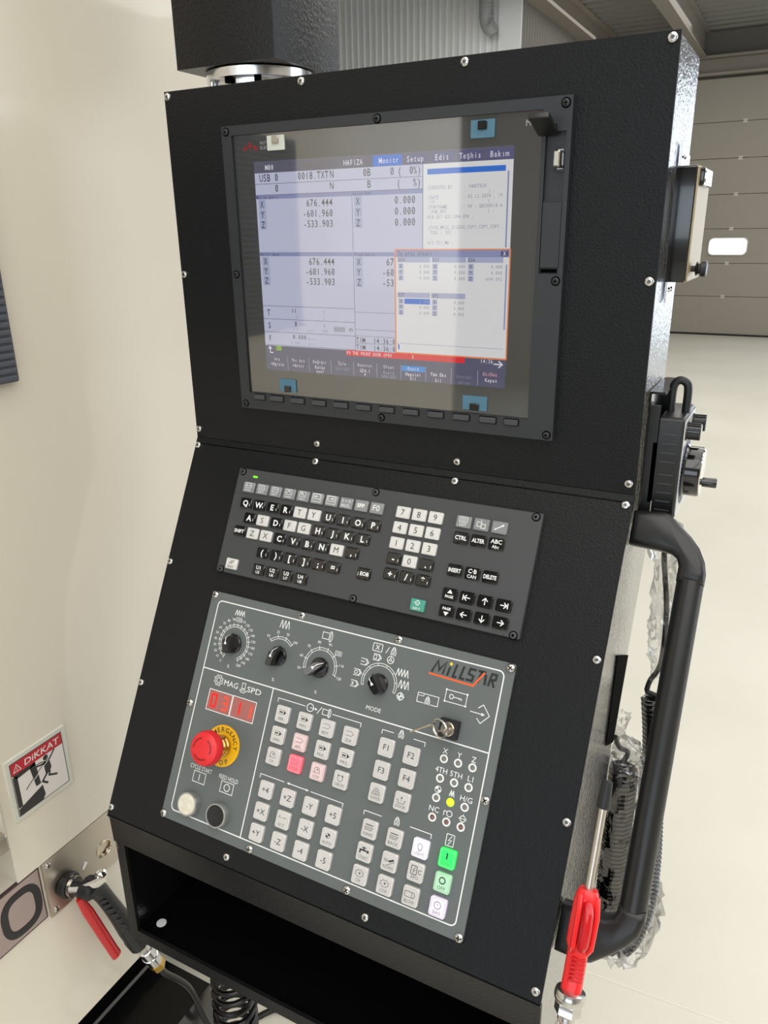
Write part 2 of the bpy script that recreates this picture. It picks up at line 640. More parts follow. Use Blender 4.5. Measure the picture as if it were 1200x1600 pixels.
# the roof sheets run across the hall
b = G()
prof = []
y = HY0
while y < HY1:
    prof += [(y, 0), (y + 110, 0), (y + 150, 55), (y + 210, 55)]
    y += 250
prof.append((HY1, 0))
k = len(prof)
b.add([(x, yy, ROOF + h) for x in (HX0, HX1) for yy, h in prof], [(i, i + 1, k + i + 1, k + i) for i in range(k - 1)])
b.box(HX0, HX1, HY0, HY1, ROOF + 90, ROOF + 130)
struct(b.build('ceiling', 'sheet', loc=O0, smooth=15))
for i, (x, w, h) in enumerate(((-2500, 190, 260), (-1330, 150, 330), (1500, 150, 330), (4300, 150, 330), (-7600, 150, 330))):
    b = G()
    b.box(x - w / 2, x + w / 2, HY0 + 50, HY1 - 20, ROOF - 22, ROOF - 2)
    b.box(x - 8, x + 8, HY0 + 50, HY1 - 20, ROOF - h + 20, ROOF - 22)
    b.box(x - w / 2, x + w / 2, HY0 + 50, HY1 - 20, ROOF - h, ROOF - h + 20)
    struct(b.build('trim_%d' % (i + 1), 'steel_beam', loc=O0))
b = G()
b.box(DX0 - 150, HX1 - 60, HY1 - 170, HY1 - 20, DTOP + 40, DTOP + 70)
b.box(DX0 - 150, HX1 - 60, HY1 - 60, HY1 - 20, DTOP + 70, DTOP + 250)
b.box(DX0 - 150, HX1 - 60, HY1 - 170, HY1 - 20, DTOP + 250, DTOP + 280)
struct(b.build('trim_6', 'steel_beam', loc=O0))

# the sectional door: seven sections, each with a hinge on its joint
dr = bpy.data.objects.new('door_1', None)
COL.objects.link(dr)
dr.location = W((DX0 + DX1) / 2, HY1 - 30, -FLOOR)
dr['kind'] = 'structure'
dcx = (DX0 + DX1) / 2
joints = [-FLOOR + 8, -895, -435, 32, 488, 950, 1410, DTOP + 10]
for i in range(7):
    z0, z1 = joints[i] + (2.5 if i else 0), joints[i + 1] - 2.5
    b = G(dcx, HY1 - 30, -FLOOR)
    M0 = Matrix(((1, 0, 0, 0), (0, 0, -1, HY1 - 30), (0, 1, 0, 0), (0, 0, 0, 1)))
    b.M = b.M @ M0
    b.prism(rrect(dcx, (z0 + z1) / 2, DX1 - DX0 - 10, z1 - z0), 0, 42, 3)
    sec = b.build('door_section', 'door_paint', dr)
    if i in (1, 2, 3, 4, 5, 6):
        for hx in (-680, -2050):
            b = G(dcx, HY1 - 30, -FLOOR)
            b.M = b.M @ M0
            zj = joints[i]
            b.prism(rrect(hx, zj - 14, 60, 20, 3), 40, 48, 2)
            b.prism(rrect(hx, zj + 14, 60, 20, 3), 40, 48, 2)
            b.prism(rrect(hx, zj, 44, 14, 3), 40, 52, 3)
            b.build('hinge', 'hinge', dr)
b = G(dcx, HY1 - 30, -FLOOR)
b.box(DX0, DX1, HY1 - 80, HY1 - 20, -FLOOR, -FLOOR + 28)
b.build('bottom_seal', 'black_rubber', dr)
b = G(dcx, HY1 - 30, -FLOOR)
b.box(DX0 - 10, DX1 + 10, HY1 - 28, HY1 - 2, -FLOOR, DTOP + 30)
b.build('backing', 'door_joint', dr)
wn = bpy.data.objects.new('window_1', None)
COL.objects.link(wn)
wn['kind'] = 'structure'
wn.location = W(-697, HY1 - 75, -205)
for nm, w, h, r, z0, z1, m in (('window_frame', 530, 250, 74, -8, 12, 'hinge'), ('pane', 496, 216, 62, 10, 16, 'shade_glass')):
    b = MB()
    b.prism(rrect(0, 0, w, h, r, 8), z0, z1, 3)
    b.build(nm, m, wn, rot=(PI / 2, 0, 0))

# the office box in the far corner and the conduit that ends on it
sheet('wall_partition', 'light_sheet', (-2600, 8000), (HX0, 8000), -FLOOR, ROOF + 70, 78, 6, 1)
sheet('wall_partition_side', 'dark_sheet', (-2600, HY1 - 5), (-2600, 8000), -FLOOR, ROOF - 30, 90, 8, 1)
b = G()
b.box(-2830, -2590, 7965, 8005, -FLOOR, ROOF - 30)
struct(b.build('trim_7', 'light_sheet', loc=O0))
cn = thing('cable_conduit', 'grey cable conduit with a bent end high on the light ribbed wall', 'conduit', W(-2905, 7900, 2050))
b = G(-2905, 7900, 2050)
b.tube(spline([(-2960, 7900, 2440), (-2955, 7900, 2200), (-2945, 7895, 2080), (-2900, 7880, 2010), (-2840, 7870, 2030)], 5), 62, 14)
b.build('duct', 'pipe_grey', cn)
for i in range(8):
    b = G(-2905, 7900, 2050)
    zz = 2120 + i * 36
    b.M = b.M @ Matrix.Translation((-2953, 7900, zz))
    b.lathe([(64, -7), (68, -4), (68, 4), (64, 7)], n=14)
    b.build('rib', 'pipe_grey', cn)

# ================================================================== the machine at the side
XW = -460
mc = thing('machining_center', 'cream painted side of a large machine standing beside the black console', 'machine', W(XW - 400, -400, -FLOOR))


def GM():
    return G(XW - 400, -400, -FLOOR)


YZ = Matrix(((0, 0, 1, 0), (1, 0, 0, 0), (0, 1, 0, 0), (0, 0, 0, 1)))       # draw (y, z) and raise along +x
b = GM()
b.box(XW - 1100, XW, -268, 460, -821, 1150)
b.build('side_panel', 'cream', mc)
b = GM()
b.box(XW - 1100, XW - 4, -1300, 460, -1160, -821)
b.build('lower_panel', 'cream', mc)
b = GM()
b.M = b.M @ Matrix.Translation((XW - 40, 0, 0)) @ YZ
b.prism(rrect(-785, 205, 1030, 1890, 6), 0, 49, 6)
b.build('door_leaf', 'cream', mc)
b = GM()
b.box(XW - 1050, XW - 190, -1280, 440, -FLOOR, -1160)
b.build('plinth', 'black_matt', mc)
b = GM()
b.M = b.M @ Matrix.Translation((XW, 0, 0)) @ YZ
b.prism(rrect(-352, -724, 140, 28, 4), 9, 26, 3)
b.build('rail', 'brushed', mc)
vent = None
b = GM()
b.M = b.M @ Matrix.Translation((XW, 0, 0)) @ YZ
b.prism(rrect(-330, 40, 392, 328, 3), 8, 13, 1)
vent = b.build('vent', 'vent_grey', mc)
for i in range(35):
    b = GM()
    b.M = b.M @ Matrix.Translation((XW, 0, 0)) @ YZ
    b.prism(rrect(-330, -119 + i * 9.2, 386, 6.6), 13, 15.5, 1.4)
    b.build('slat', 'vent_grey', vent)

# stainless socket plate with a hole, and the name plate beside it
b = GM()
b.M = b.M @ Matrix.Translation((XW - 4, 0, 0)) @ YZ
hole = circle(-119, -883, 15, 28)
outer = rrect(-145, -873, 166, 102, 3, 6)
NB = len(outer)
sq = []
for px, py in hole:                                         # the plate is drawn as two strips meeting at the hole
    sq.append((px, py))
top = [(-228, -822), (-134, -822), (-134, -883)] + [p for p in reversed(hole[:15]) if p[0] <= -119][:0]
left = [(-228, -924), (-119, -924), (-119, -898)] + [hole[i % 28] for i in range(20, 7, -1)] + [(-119, -868), (-119, -822), (-228, -822)]
right = [(-119, -924), (-62, -924), (-62, -822), (-119, -822), (-119, -868)] + [hole[i % 28] for i in range(6, -7, -1)] + [(-119, -898)]
b.prism(left, 0, 4.2)
b.prism(right, 0, 4.2)
pl = b.build('socket_plate', 'brushed', mc)
b = GM()
b.M = b.M @ Matrix.Translation((XW - 4, -119, -883)) @ YZ
b.lathe([(15.2, -1), (15.2, 5), (13.4, 5.6), (12.6, 4), (12.6, .5), (0, .3)], n=28)
b.build('socket_hole', 'nickel', mc)
for y, z in ((-219, -831), (-219, -915), (-72, -831), (-72, -915)):
    b = GM()
    b.M = b.M @ Matrix.Translation((XW, y, z)) @ YZ
    b.lathe([(4.6, 0), (4.4, 1.4), (3, 2.6), (0, 2.9)], n=14)
    b.box(-.5, .5, -2.6, 2.6, 2.6, 3.05, 1)
    b.box(-2.6, 2.6, -.5, .5, 2.6, 3.05, 1)
    b.build('screw', ['steel', 'black_matt'], mc)
b = GM()
b.M = b.M @ Matrix.Translation((XW - 4, 0, 0)) @ YZ
b.prism(rrect(-392, -868, 318, 97, 2), 0, 4, 1)
npl = b.build('name_plate', 'plate_border', mc)
b = GM()
b.M = b.M @ Matrix.Translation((XW, 0, 0)) @ YZ
b.rect(-548, -236, -913, -823, .3)
b.build('plate_face', 'name_plate', npl)
b = GM()
b.M = b.M @ Matrix.Translation((XW, 0, 0)) @ YZ
ell = [(-271 + 27.5 * math.copysign(abs(math.cos(a)) ** .72, math.cos(a)), -870 + 32 * math.copysign(abs(math.sin(a)) ** .72, math.sin(a))) for a in [2 * PI * i / 40 for i in range(40)]]
b.line(ell, 11, 1.2, 0, True)
b.build('letter', 'name_letter', npl)

# tray on the floor under the machine's edge
ct = thing('chip_tray', 'glossy black tray with a bright rim on the floor below the cream machine', 'tray', W(-700, -600, -FLOOR))
b = G(-700, -600, -FLOOR)
b.box(-640, -430, -1500, 44, -FLOOR, -1345)
b.build('tray_body', 'tray_black', ct)
b = G(-700, -600, -FLOOR)
b.box(-571, -569, -1495, 40, -1345, -1340)
b.build('rim', 'steel', ct)

# ---- warning sign
sg = thing('warning_sign', 'square red and white warning sign reading DiKKAT with a black falling figure', 'sign', W(XW, -203, -676), (PI / 2, 0, PI / 2))
b = MB()
b.prism(rrect(0, 0, 102, 101, 2), 0, 2.2, .8)
b.build('plate', 'sign_clear', sg)
b = MB()
b.rect(-43, 43, -43, 43, 2.5, 0)
b.line(rrect(0, 0, 86, 86), 1, 2.6, 1, True)
b.rect(-43, 43, 24, 43, 2.6, 2)
b.line([(-43, 24), (-43, 43), (43, 43), (43, 24)], 1, 2.7, 1)
b.text('DiKKAT', 8, 33.3, 9.5, 2.75, 0, bold=.012, fit=58, shear=.15)
b.line([(-39, 28), (-33, 38.5), (-27, 28)], 1, 2.75, 0, True)
b.text('!', -33, 31.5, 5, 2.75, 0, bold=.02)
b.rect(-42, -35, -30, 21, 2.65, 1)
b.poly([(-42, 24), (-5, 24), (-5, 19), (-36, 16)], 2.65, 1)
b.poly([(-15, 20), (-5, 24), (-2, -15), (-10, -15)], 2.65, 1)
b.poly([(-42, -43), (-3, -43), (2, -36), (0, -19), (-42, -32)], 2.65, 1)
b.line([(-26, -9), (10, 14), (2, 17), (-4, 17)], 1.4, 2.7, 1)
b.line([(-24, -10), (16, 13.5)], 1.2, 2.72, 0)
b.poly(circle(12, 25.5 - 6, 4.2, 18), 2.7, 1)
b.line([(-8, 15), (8, 12), (18, 14), (28, 24)], 2.6, 2.7, 1)
b.poly([(7, 13), (17, 15), (19, 0), (15, -6), (8, -6)], 2.7, 1)
b.line([(11, -5), (1, -14), (9, -22)], 3.2, 2.7, 1)
b.line([(15, -5), (13, -11), (26, -18)], 3.2, 2.7, 1)
b.build('print', ['sign_white', 'sign_black', 'sign_red'], sg)

# ---- the grey blow gun in its socket
bg = thing('air_blow_gun', 'dark grey air blow gun with a red lever stuck in the stainless socket plate', 'air gun', W(-425, -196, -886))


def GB(M=None):
    b = G(-425, -196, -886)
    if M is not None:
        b.M = b.M @ M
    return b


HD = Vector((-419, -180, -880))                 # the head of the gun
AX = axis((XW + .5, -196, -886), (1, .12, .02))
b = GB(AX)
b.lathe([(19, 0), (20, 4), (20, 9), (17, 12), (13, 12)], n=24)
b.build('grommet', 'black_rubber', bg)
b = GB(AX)
b.lathe([(11, 10), (11, 30), (13.5, 33), (13.5, 48), (10, 52), (0, 52)], n=20)
b.build('body', 'grip_grey', bg)
b = GB(AX)
b.lathe([(14.2, 13), (15.6, 13), (15.6, 19), (14.2, 19)], n=24)
b.box(-3, 3, 14, 20, 13.5, 18.5)
b.box(-3, 3, -21, -14, 13.5, 18.5)
b.build('clamp_ring', 'steel', bg)
b = GB()
b.tube([(-440, -206, -880), (-426, -198, -880), (-405, -182, -872), (-398, -172, -866)], [5, 5.5, 7.5, 7], 8, flat=.7)
b.tube([(-432, -182, -856), (-430, -176, -846)], 3.5, 8)
b.build('lever_link', 'steel', bg)
b = GB(axis((-410, -170, -868), (.75, -.45, .45)))
b.lathe([(9, 0), (9, 5), (6.5, 8), (6.5, 13), (4, 14), (0, 14)], n=12)
b.lathe([(3, 14), (3, 18), (0, 18.5)], n=6)
b.build('pivot_bolt', 'chrome', bg)
gp = spline([(-419, -188, -880), (-420, -172, -902), (-420, -158, -938), (-420, -141, -988), (-420, -124, -1040), (-420, -113, -1070)], 5)
b = GB()
b.tube(gp, [17 - 3.5 * math.sin(PI * min(1, i / 18)) + (1.5 if i > 20 else 0) for i in range(len(gp))], 14, flat=.86)
b.build('grip', 'grip_grey', bg)
for i in range(10):                             # ribs along the front of the grip
    t = 8 + i * 1.55
    p = gp[int(t)].lerp(gp[min(len(gp) - 1, int(t) + 1)], t % 1)
    b = GB(axis(p + Vector((9, -9, 3)), (.6, -.7, .2)))
    b.prism(rrect(0, 0, 11, 4.2, 1), 0, 4.2, 1)
    b.build('grip_rib', 'black_plastic', bg)
b = GB()
lv = spline([(-424, -203, -892), (-423, -197, -915), (-422, -190, -940), (-422, -176, -990), (-422, -163, -1036), (-422, -158, -1052)], 5)
b.tube(lv, [3.6 + 1.6 * min(1, i / 8) for i in range(len(lv))], 10, flat=1.7)
b.build('lever', 'red_plastic', bg)
ca, cdv = Vector((-420, -111, -1074)), Vector((0, .345, -.94))
b = GB(axis(ca, cdv))
b.lathe([(8, -4), (8, 0), (11.5, 1), (11.5, 15), (9.5, 16), (9.5, 22)], n=6)
b.build('hex_fitting', 'steel', bg)
b = GB(axis(ca, cdv))
b.lathe([(9, 20), (13, 22), (13, 44), (14.2, 45), (14.2, 48), (12.5, 49), (12.5, 70), (10, 72)], n=20)
b.build('coupler', 'machined', bg)
b = GB(axis(ca, cdv))
b.lathe([(9, 71), (13.5, 72), (13.5, 88), (11, 92), (8, 92)], n=6)
b.build('nut', 'brass', bg)
hp = spline([ca + cdv * 86, ca + cdv * 120, Vector((-415, -25, -1270)), Vector((-402, 3, -1395)), Vector((-385, 40, -1443)), Vector((-320, 130, -1443)), Vector((-220, 120, -1443))], 8)
b = GB()
b.tube(hp, 6, 10)
b.build('hose', 'hose_black', bg)

# ================================================================== the console
HW = 286.0                                      # half its width
cs = thing('control_console', 'tall black textured metal console box hanging in front of the cream machine', 'console', W(0, -110, -868))


def GC(M=None):
    b = G(0, -110, -868)
    if M is not None:
        b.M = b.M @ M
    return b


MUP = Matrix(((1, 0, 0, 0), (0, 0, -1, 0), (0, 1, 0, 0), (0, 0, 0, 1)))                 # (x, z, out) on the upright face
n_ = low(0, 0, 1) - low(0, 0, 0)
u_ = low(0, -1, 0) - low(0, 0, 0)
MLO = Matrix(((1, 0, 0, 0), (0, u_.y, n_.y, 0), (0, u_.z, n_.z, ZB), (0, 0, 0, 1)))     # (x, up the slope, out) on the leaning face
bt = low(0, 503)
b = GC(MUP)
b.prism([(-HW, ZB + .2), (HW, ZB + .2), (HW, 202.8), (-HW, 202.8)], -4, 0, .5)
b.M = G(0, -110, -868).M @ MLO
b.prism([(-HW, -7.6), (HW, -7.6), (HW, .4), (-HW, .4)], -4, 0, .4)
b.build('upper_face_plate', 'black_paint', cs)
b = GC(MLO)
b.prism(rrect(0, -255.6, 2 * HW, 494.6, 1.5, 2), -4, 0, .8)
b.build('lower_face_plate', 'black_paint', cs)
side = [(5, 201), (128, 201), (128, -316), (72, -430), (26, -524), (-4, -660), (-4, -866), (-226, -866), (-231.5, -700), (bt.y + 4, bt.z - 2), (2, ZB - 1)]
for sx in (-1, 1):
    b = GC(Matrix.Translation((sx * (HW - 2) - 1, 0, 0)) @ YZ)
    pl = side if True else side
    b.prism(list(reversed(pl)), 0, 2, 0)
    b.build('side_plate', 'black_side', cs)
b = GC()
b.box(-HW + 3, HW - 3, 4, 128, 199, 202)
b.box(-HW + 3, HW - 3, 126, 128, -300, 200)
for (y0, z0), (y1, z1) in zip(side[2:6], side[3:7]):
    b.add([(x, y, z) for x in (-HW + 2, HW - 2) for y, z in ((y0, z0), (y1, z1), (y1 - 2, z1), (y0 - 2, z0))], [(0, 1, 5, 4), (2, 3, 7, 6), (1, 2, 6, 5), (0, 4, 7, 3)])
b.box(-HW + 2, HW - 2, -228, -4, -700, -697)
b.build('cover', 'black_side', cs)
b = GC()                                        # the folded lip under the leaning face
lipA = [(bt.y - .5, bt.z - 1), (bt.y + 3, bt.z - 8), (-233.5, -699)]
lipB = [(y + 5, z + .5) for y, z in lipA]
vs = [(x, y, z) for x in (-HW, HW) for y, z in lipA + lipB]
b.add(vs, [(0, 1, 7, 6), (1, 2, 8, 7), (3, 9, 10, 4), (4, 10, 11, 5), (2, 5, 11, 8), (0, 6, 9, 3), (0, 3, 4, 1), (1, 4, 5, 2), (6, 7, 10, 9), (7, 8, 11, 10)])
b.build('lip', 'black_paint', cs, smooth=60)
tr = GC()                                       # the open compartment
tr.box(-HW, HW, -228, -4, -868, -865)
tr.box(-HW + 2, HW - 2, -8, -4, -866, -698)
sh = tr.build('cable_shelf', 'black_matt', cs)
for x0, x1, y0, y1, z0, z1 in ((-HW, -HW + 15, -231, -226, -850, -700), (HW - 15, HW, -231, -226, -850, -700), (-HW, HW, -231, -226, -868, -850)):
    b = GC()
    b.box(x0, x1, y0, y1, z0, z1)
    b.build('shelf_flange', 'black_paint', cs)
b = GC(Matrix.Translation((-262, -197, -865)))
b.lathe([(7, 0), (7, .8), (0, 1.2)], n=20)
b.build('plug', 'white_print', cs)
b = GC(Matrix.Translation((HW - .3, 0, 0)) @ YZ)   # the dark slot at the rear of the side
b.prism(list(reversed([(-4, -393), (70, -431), (25, -525), (-20, -500)])), 0, 1.0)
b.build('side_slot', 'black_matt', cs)


def cap_screw(b):
    b.lathe([(4.6, -1), (4.6, .6), (3.9, 2.1), (2.4, 2.9), (1.7, 2.9)], n=18, caps=False)
    b.lathe([(1.7, 2.9), (1.5, 1.6), (0, 1.5)], n=6, mi=1)


P0 = None
for fr, pts in ((MUP, [(x, z) for z, xs in ((197, (-280, -94.3, 91.4, 279.5)), (-.3, (-280.5, 280)), (-197.5, (-280.5, -94.3, 91.4, 279.5))) for x in xs]),
                (MLO, [(x, -s) for s, xs in ((11.2, (-280.5, -94.3, 91.4, 279.5)), (170.3, (-280.5, 279.5)), (331, (-280.5, 279.5)), (492, (-280.5, -94.5, 92, 279.5))) for x in xs])):
    for x, y in pts:
        m = fr @ Matrix.Translation((x, y, 0))
        if P0 is None:
            b = MB()
            cap_screw(b)
            P0 = b.build('screw', ['steel', 'socket_steel'], cs)
            o = P0
        else:
            o = P0.copy()
            COL.objects.link(o)
            o.parent = cs
        m = Matrix.Translation((0, 110, 868)) @ m
        o.location = m.translation * .001
        o.rotation_euler = R_UP if fr is MUP else R_LOW

# ---- the square arm above and its flange
am = thing('support_arm', 'square black wrinkle painted arm hanging down from above over the console', 'arm', W(-242, 130, 203))


def GA():
    return G(-242, 130, 203)


b = GA()
b.M = b.M @ Matrix.Translation((0, 0, 236))
b.prism(rrect(-241, 131.5, 146, 146, 1.5, 2), 0, 1300, 0)
b.build('column', 'black_wrinkle', am)
b = GA()
b.M = b.M @ Matrix.Translation((-241, 131, 0))
b.lathe([(64, 223.5), (68, 224.5), (68, 234.5), (66, 236), (0, 236)], n=48)
b.build('upper_flange', 'machined', am)
b = GA()
b.M = b.M @ Matrix.Translation((-241, 131, 0))
b.lathe([(56, 202.5), (57, 204), (57, 223.5), (0, 223.5)], n=48)
b.build('lower_flange', 'machined', am)
for i in range(10):
    a = 2 * PI * (i + .4) / 10
    b = GA()
    b.M = b.M @ Matrix.Translation((-241 + 61.5 * math.cos(a), 131 + 61.5 * math.sin(a), 223.9))
    b.lathe([(4.4, 0), (4.4, -6), (2.4, -6.4), (0, -4)], n=12)
    b.build('bolt', 'black_matt' if i % 3 else 'steel', am)

# ================================================================== display unit (x across, y up, out of the face)
du = thing('display_unit', 'dark grey monitor unit with a lit machine control screen and keys below it', 'monitor', W(0, 0, 0), R_UP)
du_b = MB()
out_, win = rrect(0, 0, 400, 320, 1.5, 2), [(-186.5, -139.5), (172.5, -139.5), (172.5, 150), (-186.5, 150)]
# frame of four bars around the glass, with the slot strip at the right
du_b.prism([(-200, -160), (200, -160), (200, -139.5), (-200, -139.5)], 0, 8)
du_b.prism([(-200, 150), (200, 150), (200, 160), (-200, 160)], 0, 8)
du_b.prism([(-200, -139.5), (-186.5, -139.5), (-186.5, 150), (-200, 150)], 0, 8)
du_b.prism([(195.5, -139.5), (200, -139.5), (200, 150), (195.5, 150)], 0, 8)
du_b.prism([(172.5, 131), (195.5, 131), (195.5, 150), (172.5, 150)], 0, 8)
du_b.prism([(172.5, -139.5), (195.5, -139.5), (195.5, 5.5), (172.5, 5.5)], 0, 8)
du_b.prism([(172.5, 5.5), (176.2, 5.5), (176.2, 131), (172.5, 131)], 0, 8)
du_b.prism([(176.2, 5.5), (195.5, 5.5), (195.5, 71.5), (176.2, 71.5)], 0, 4.5)
du_b.prism([(176.2, 71.5), (195.5, 71.5), (195.5, 131), (176.2, 131)], 0, 3)
du_b.build('bezel', 'bezel', du)
b = MB()
b.rect(-186.5, 172.5, -139.5, 150, 4.2)
b.build('glass_back', 'screen_glass_back', du)

names = ['white', 'pale', 'page', 'head', 'bar', 'tab', 'blue', 'ink', 'line', 'orange', 'red', 'menu', 'menu_text', 'lime', 'cell', 'grey', 'sky', 'pink']
I = {n: i for i, n in enumerate(names)}
L = MB()
z0 = 4.6


def R(x0, x1, y0, y1, c, k=1):
    L.rect(x0, x1, y0, y1, z0 + .04 * k, I[c])


def T(t, x, y, h, adv, c='ink', al='l', bold=.006):
    L.mono(t, x, y, h, adv, z0 + .42, I[c], al, .8, bold)


R(-160, 145, -110, 122, 'white', 0)
R(-160, 145, 110, 122, 'head')
for x0, x1 in ((-8, 26), (28, 55), (58, 84), (87, 114), (117, 145)):
    R(x0, x1, 110.3, 120.5, 'blue' if x0 == -8 else 'tab', 2)
for t, x, c in (('M80', -139, 'menu_text'), ('HAFIZA', -31.4, 'menu_text'), ('Monitr', 11, 'menu_text'), ('Setup', 41, 'menu_text'), ('Edit', 70.5, 'menu_text'), ('Teşhis', 100.5, 'menu_text'), ('Bakım', 130.8, 'menu_text')):
    T(t, x, 115.4, 5.2, 3.9, c, 'c')
R(-160, 49, 98.4, 98.9, 'line', 3)
R(-160, 49, 86.9, 87.4, 'line', 3)
T('USB 0', -153.5, 104.8, 7.4, 5.2)
T('0018.TXT', -102, 105, 7.2, 5.0)
T('N', -60.5, 105.2, 7.6, 5.0)
T('0B', -20, 105.1, 7.2, 5.0)
T('0 (  0%)', 12.5, 104.9, 7.2, 4.4)
T('0', -133, 93.7, 7.2, 5)
T('N', -61, 93.8, 7.2, 5)
T('B', -15, 93.7, 7.2, 5)
T('(   %)', 20, 93.4, 7.2, 4.6)
for x0, x1, y0, t in ((-160, -34.5, 82.8, 'Makine pozis'), (-33.5, 49.5, 82.8, 'Kalan Kmt'), (-160, -34.5, 21.6, 'Göreli pozn'), (-33.5, 49.5, 21.6, 'Prog pozis')):
    R(x0, x1, y0, y0 + 4.3, 'bar', 2)
    T(t, x0 + 1, y0 + 2.1, 3.0, 2.5)
R(-34.3, -33.7, -80, 87, 'line', 3)
R(49.2, 49.9, 27, 110, 'line', 3)
for x, vx, y0, vals in ((-152, -58, 77.3, ('676.444', '-601.960', '-533.903')), (-26.8, 41.5, 77.3, ('0.000', '0.000', '0.000')), (-152, -58, 15.9, ('676.444', '-601.960', '-533.903')), (-27.3, 16.2, 15.9, ('67', '-60', '-53'))):
    for i, v in enumerate(vals):
        y = y0 - i * 10.8
        R(x - 4.8, x + 4.8, y - 5, y + 5, 'cell', 1)
        T('XYZ'[i], x, y, 7, 5, 'ink', 'c')
        T(v, vx, y, 7.2, 4.9, 'ink', 'r')
for y in (-34.6, -49.5, -64.6, -80):
    R(-160, -34, y, y + .5, 'line', 3)
for y in (-38, -57, -64, -72):
    R(-34, 49, y, y + .4, 'line', 3)
for t, y in (('T', -41.9), ('S', -56.9), ('F', -72.1)):
    T(t, -151.8, y, 6.6, 5, 'ink', 'c')
T('11', -119.5, -39, 5, 3.8)
T('T', -76, -40, 4, 3, 'grey')
T('0:', -114, -46, 3, 2.4, 'grey')
T('2', -76, -46, 3, 2.4, 'grey')
T('0', -116, -54, 5.4, 4)
T('m/mm', -108, -54, 2.4, 2, 'grey')
T('0.0', -118, -60.5, 3, 2.4, 'grey')
T('m/mtn1', -99, -60.5, 2.4, 2, 'grey')
T('0', -76, -54.5, 4, 3, 'grey')
T('1000', -79, -60.5, 3, 2.2, 'grey')
for i in range(5):
    R(-62 + i * 3, -59.6 + i * 3, -60.5, -55, 'grey', 2)
T('0%', -42, -57.5, 3.4, 2.6)
T('0.000', -119.5, -68.9, 5, 3.9)
T('mm/mtn', -98, -70.5, 2.4, 2, 'grey')
T('0.000', -122, -76, 3, 2.6, 'grey')
T('mm/t1', -98, -76, 2.4, 2, 'grey')
T('L', -139, -61, 2.4, 2, 'grey')
T('TIM', -33, -68.3, 5.6, 4)
T('14:36:0', -11, -68.3, 5.6, 4)
T('TIM', -33, -76.3, 5.6, 4)
T('14:36:0', -11, -76.3, 5.6, 4)
# program page
R(50, 145, 26, 110, 'page', 1)
R(54.5, 137.6, 100, 105.2, 'blue', 2)
R(139.6, 141.2, 30, 100, 'bar', 2)
for t, x, y in ((';', 56, 95), (';', 56, 91), ('(CREATED BY     : INNOTECH', 55.5, 87.6), (') ;', 120, 82.6), ('(DATE           : 02.12.2024 , 19', 55.5, 78.4), (':19', 55.5, 74), (') ;', 120, 74), ('(PARTNAME       : 00 - GB5A0018-4', 55.5, 69.3), ('_PAR_PRT', 57, 64.8), (') ;', 120, 64.8), ('N10 G17 G21 G94 G90 ;', 55, 59.8), (';', 58, 55), ('(FACE_MILL_ZIGZAG_COPY_COPY_COPY ,', 55.5, 49.8), (' TOOL : 50) ;', 55.5, 45), (';', 58, 40), ('N12 T11 M6 ;', 55.5, 35)):
    T(t, x, y, 3.3, 2.42, 'grey')
# pop-up
R(16.6, 146, -80.6, 29, 'orange', 3)
R(18.2, 144.6, -79, 27.8, 'page', 4)
R(18.2, 144.6, 20.8, 27.8, 'bar', 5)
T('İş prça ofseti', 20.4, 24.4, 3.8, 2.9)
R(135.5, 143.5, 21.6, 27, 'tab', 6)
T('X', 139.5, 24.4, 3.8, 3, 'menu_text', 'c', .02)


def block(x, y, t, vals, sel=False):
    R(x, x + 38.5, y - 2.4, y + 3, 'cell', 5)
    T(t, x + 1, y + .3, 3.3, 2.6)
    for i, v in enumerate(vals):
        yy = y - 6.2 - i * 5.9
        R(x + 1, x + 7, yy - 2.6, yy + 2.6, 'cell', 5)
        T('XYZ'[i], x + 4, yy, 3.3, 3, 'ink', 'c')
        if sel and not i:
            R(x + 8.2, x + 38.5, yy - 2.8, yy + 2.8, 'blue', 6)
        T(v, x + 38, yy, 3.2, 2.45, 'grey', 'r')


block(20, 17.9, 'G54', ('0.000', '0.000', '0.000'))
block(60, 17.9, 'G55', ('0.000', '0.000', '0.000'))
block(100, 17.9, 'G56', ('0.000', '0.000', '-604.392'))
block(20, -18.1, 'EXT', ('0.000', '0.000', '0.000'), True)
block(60, -18.1, 'G92', ('0.000', '0.000', '0.000'))
R(141.3, 142.8, -50, 14, 'bar', 6)
R(20.3, 22, -76, -70.5, 'blue', 6)
R(18.2, 142, -69.6, -69.2, 'bar', 6)
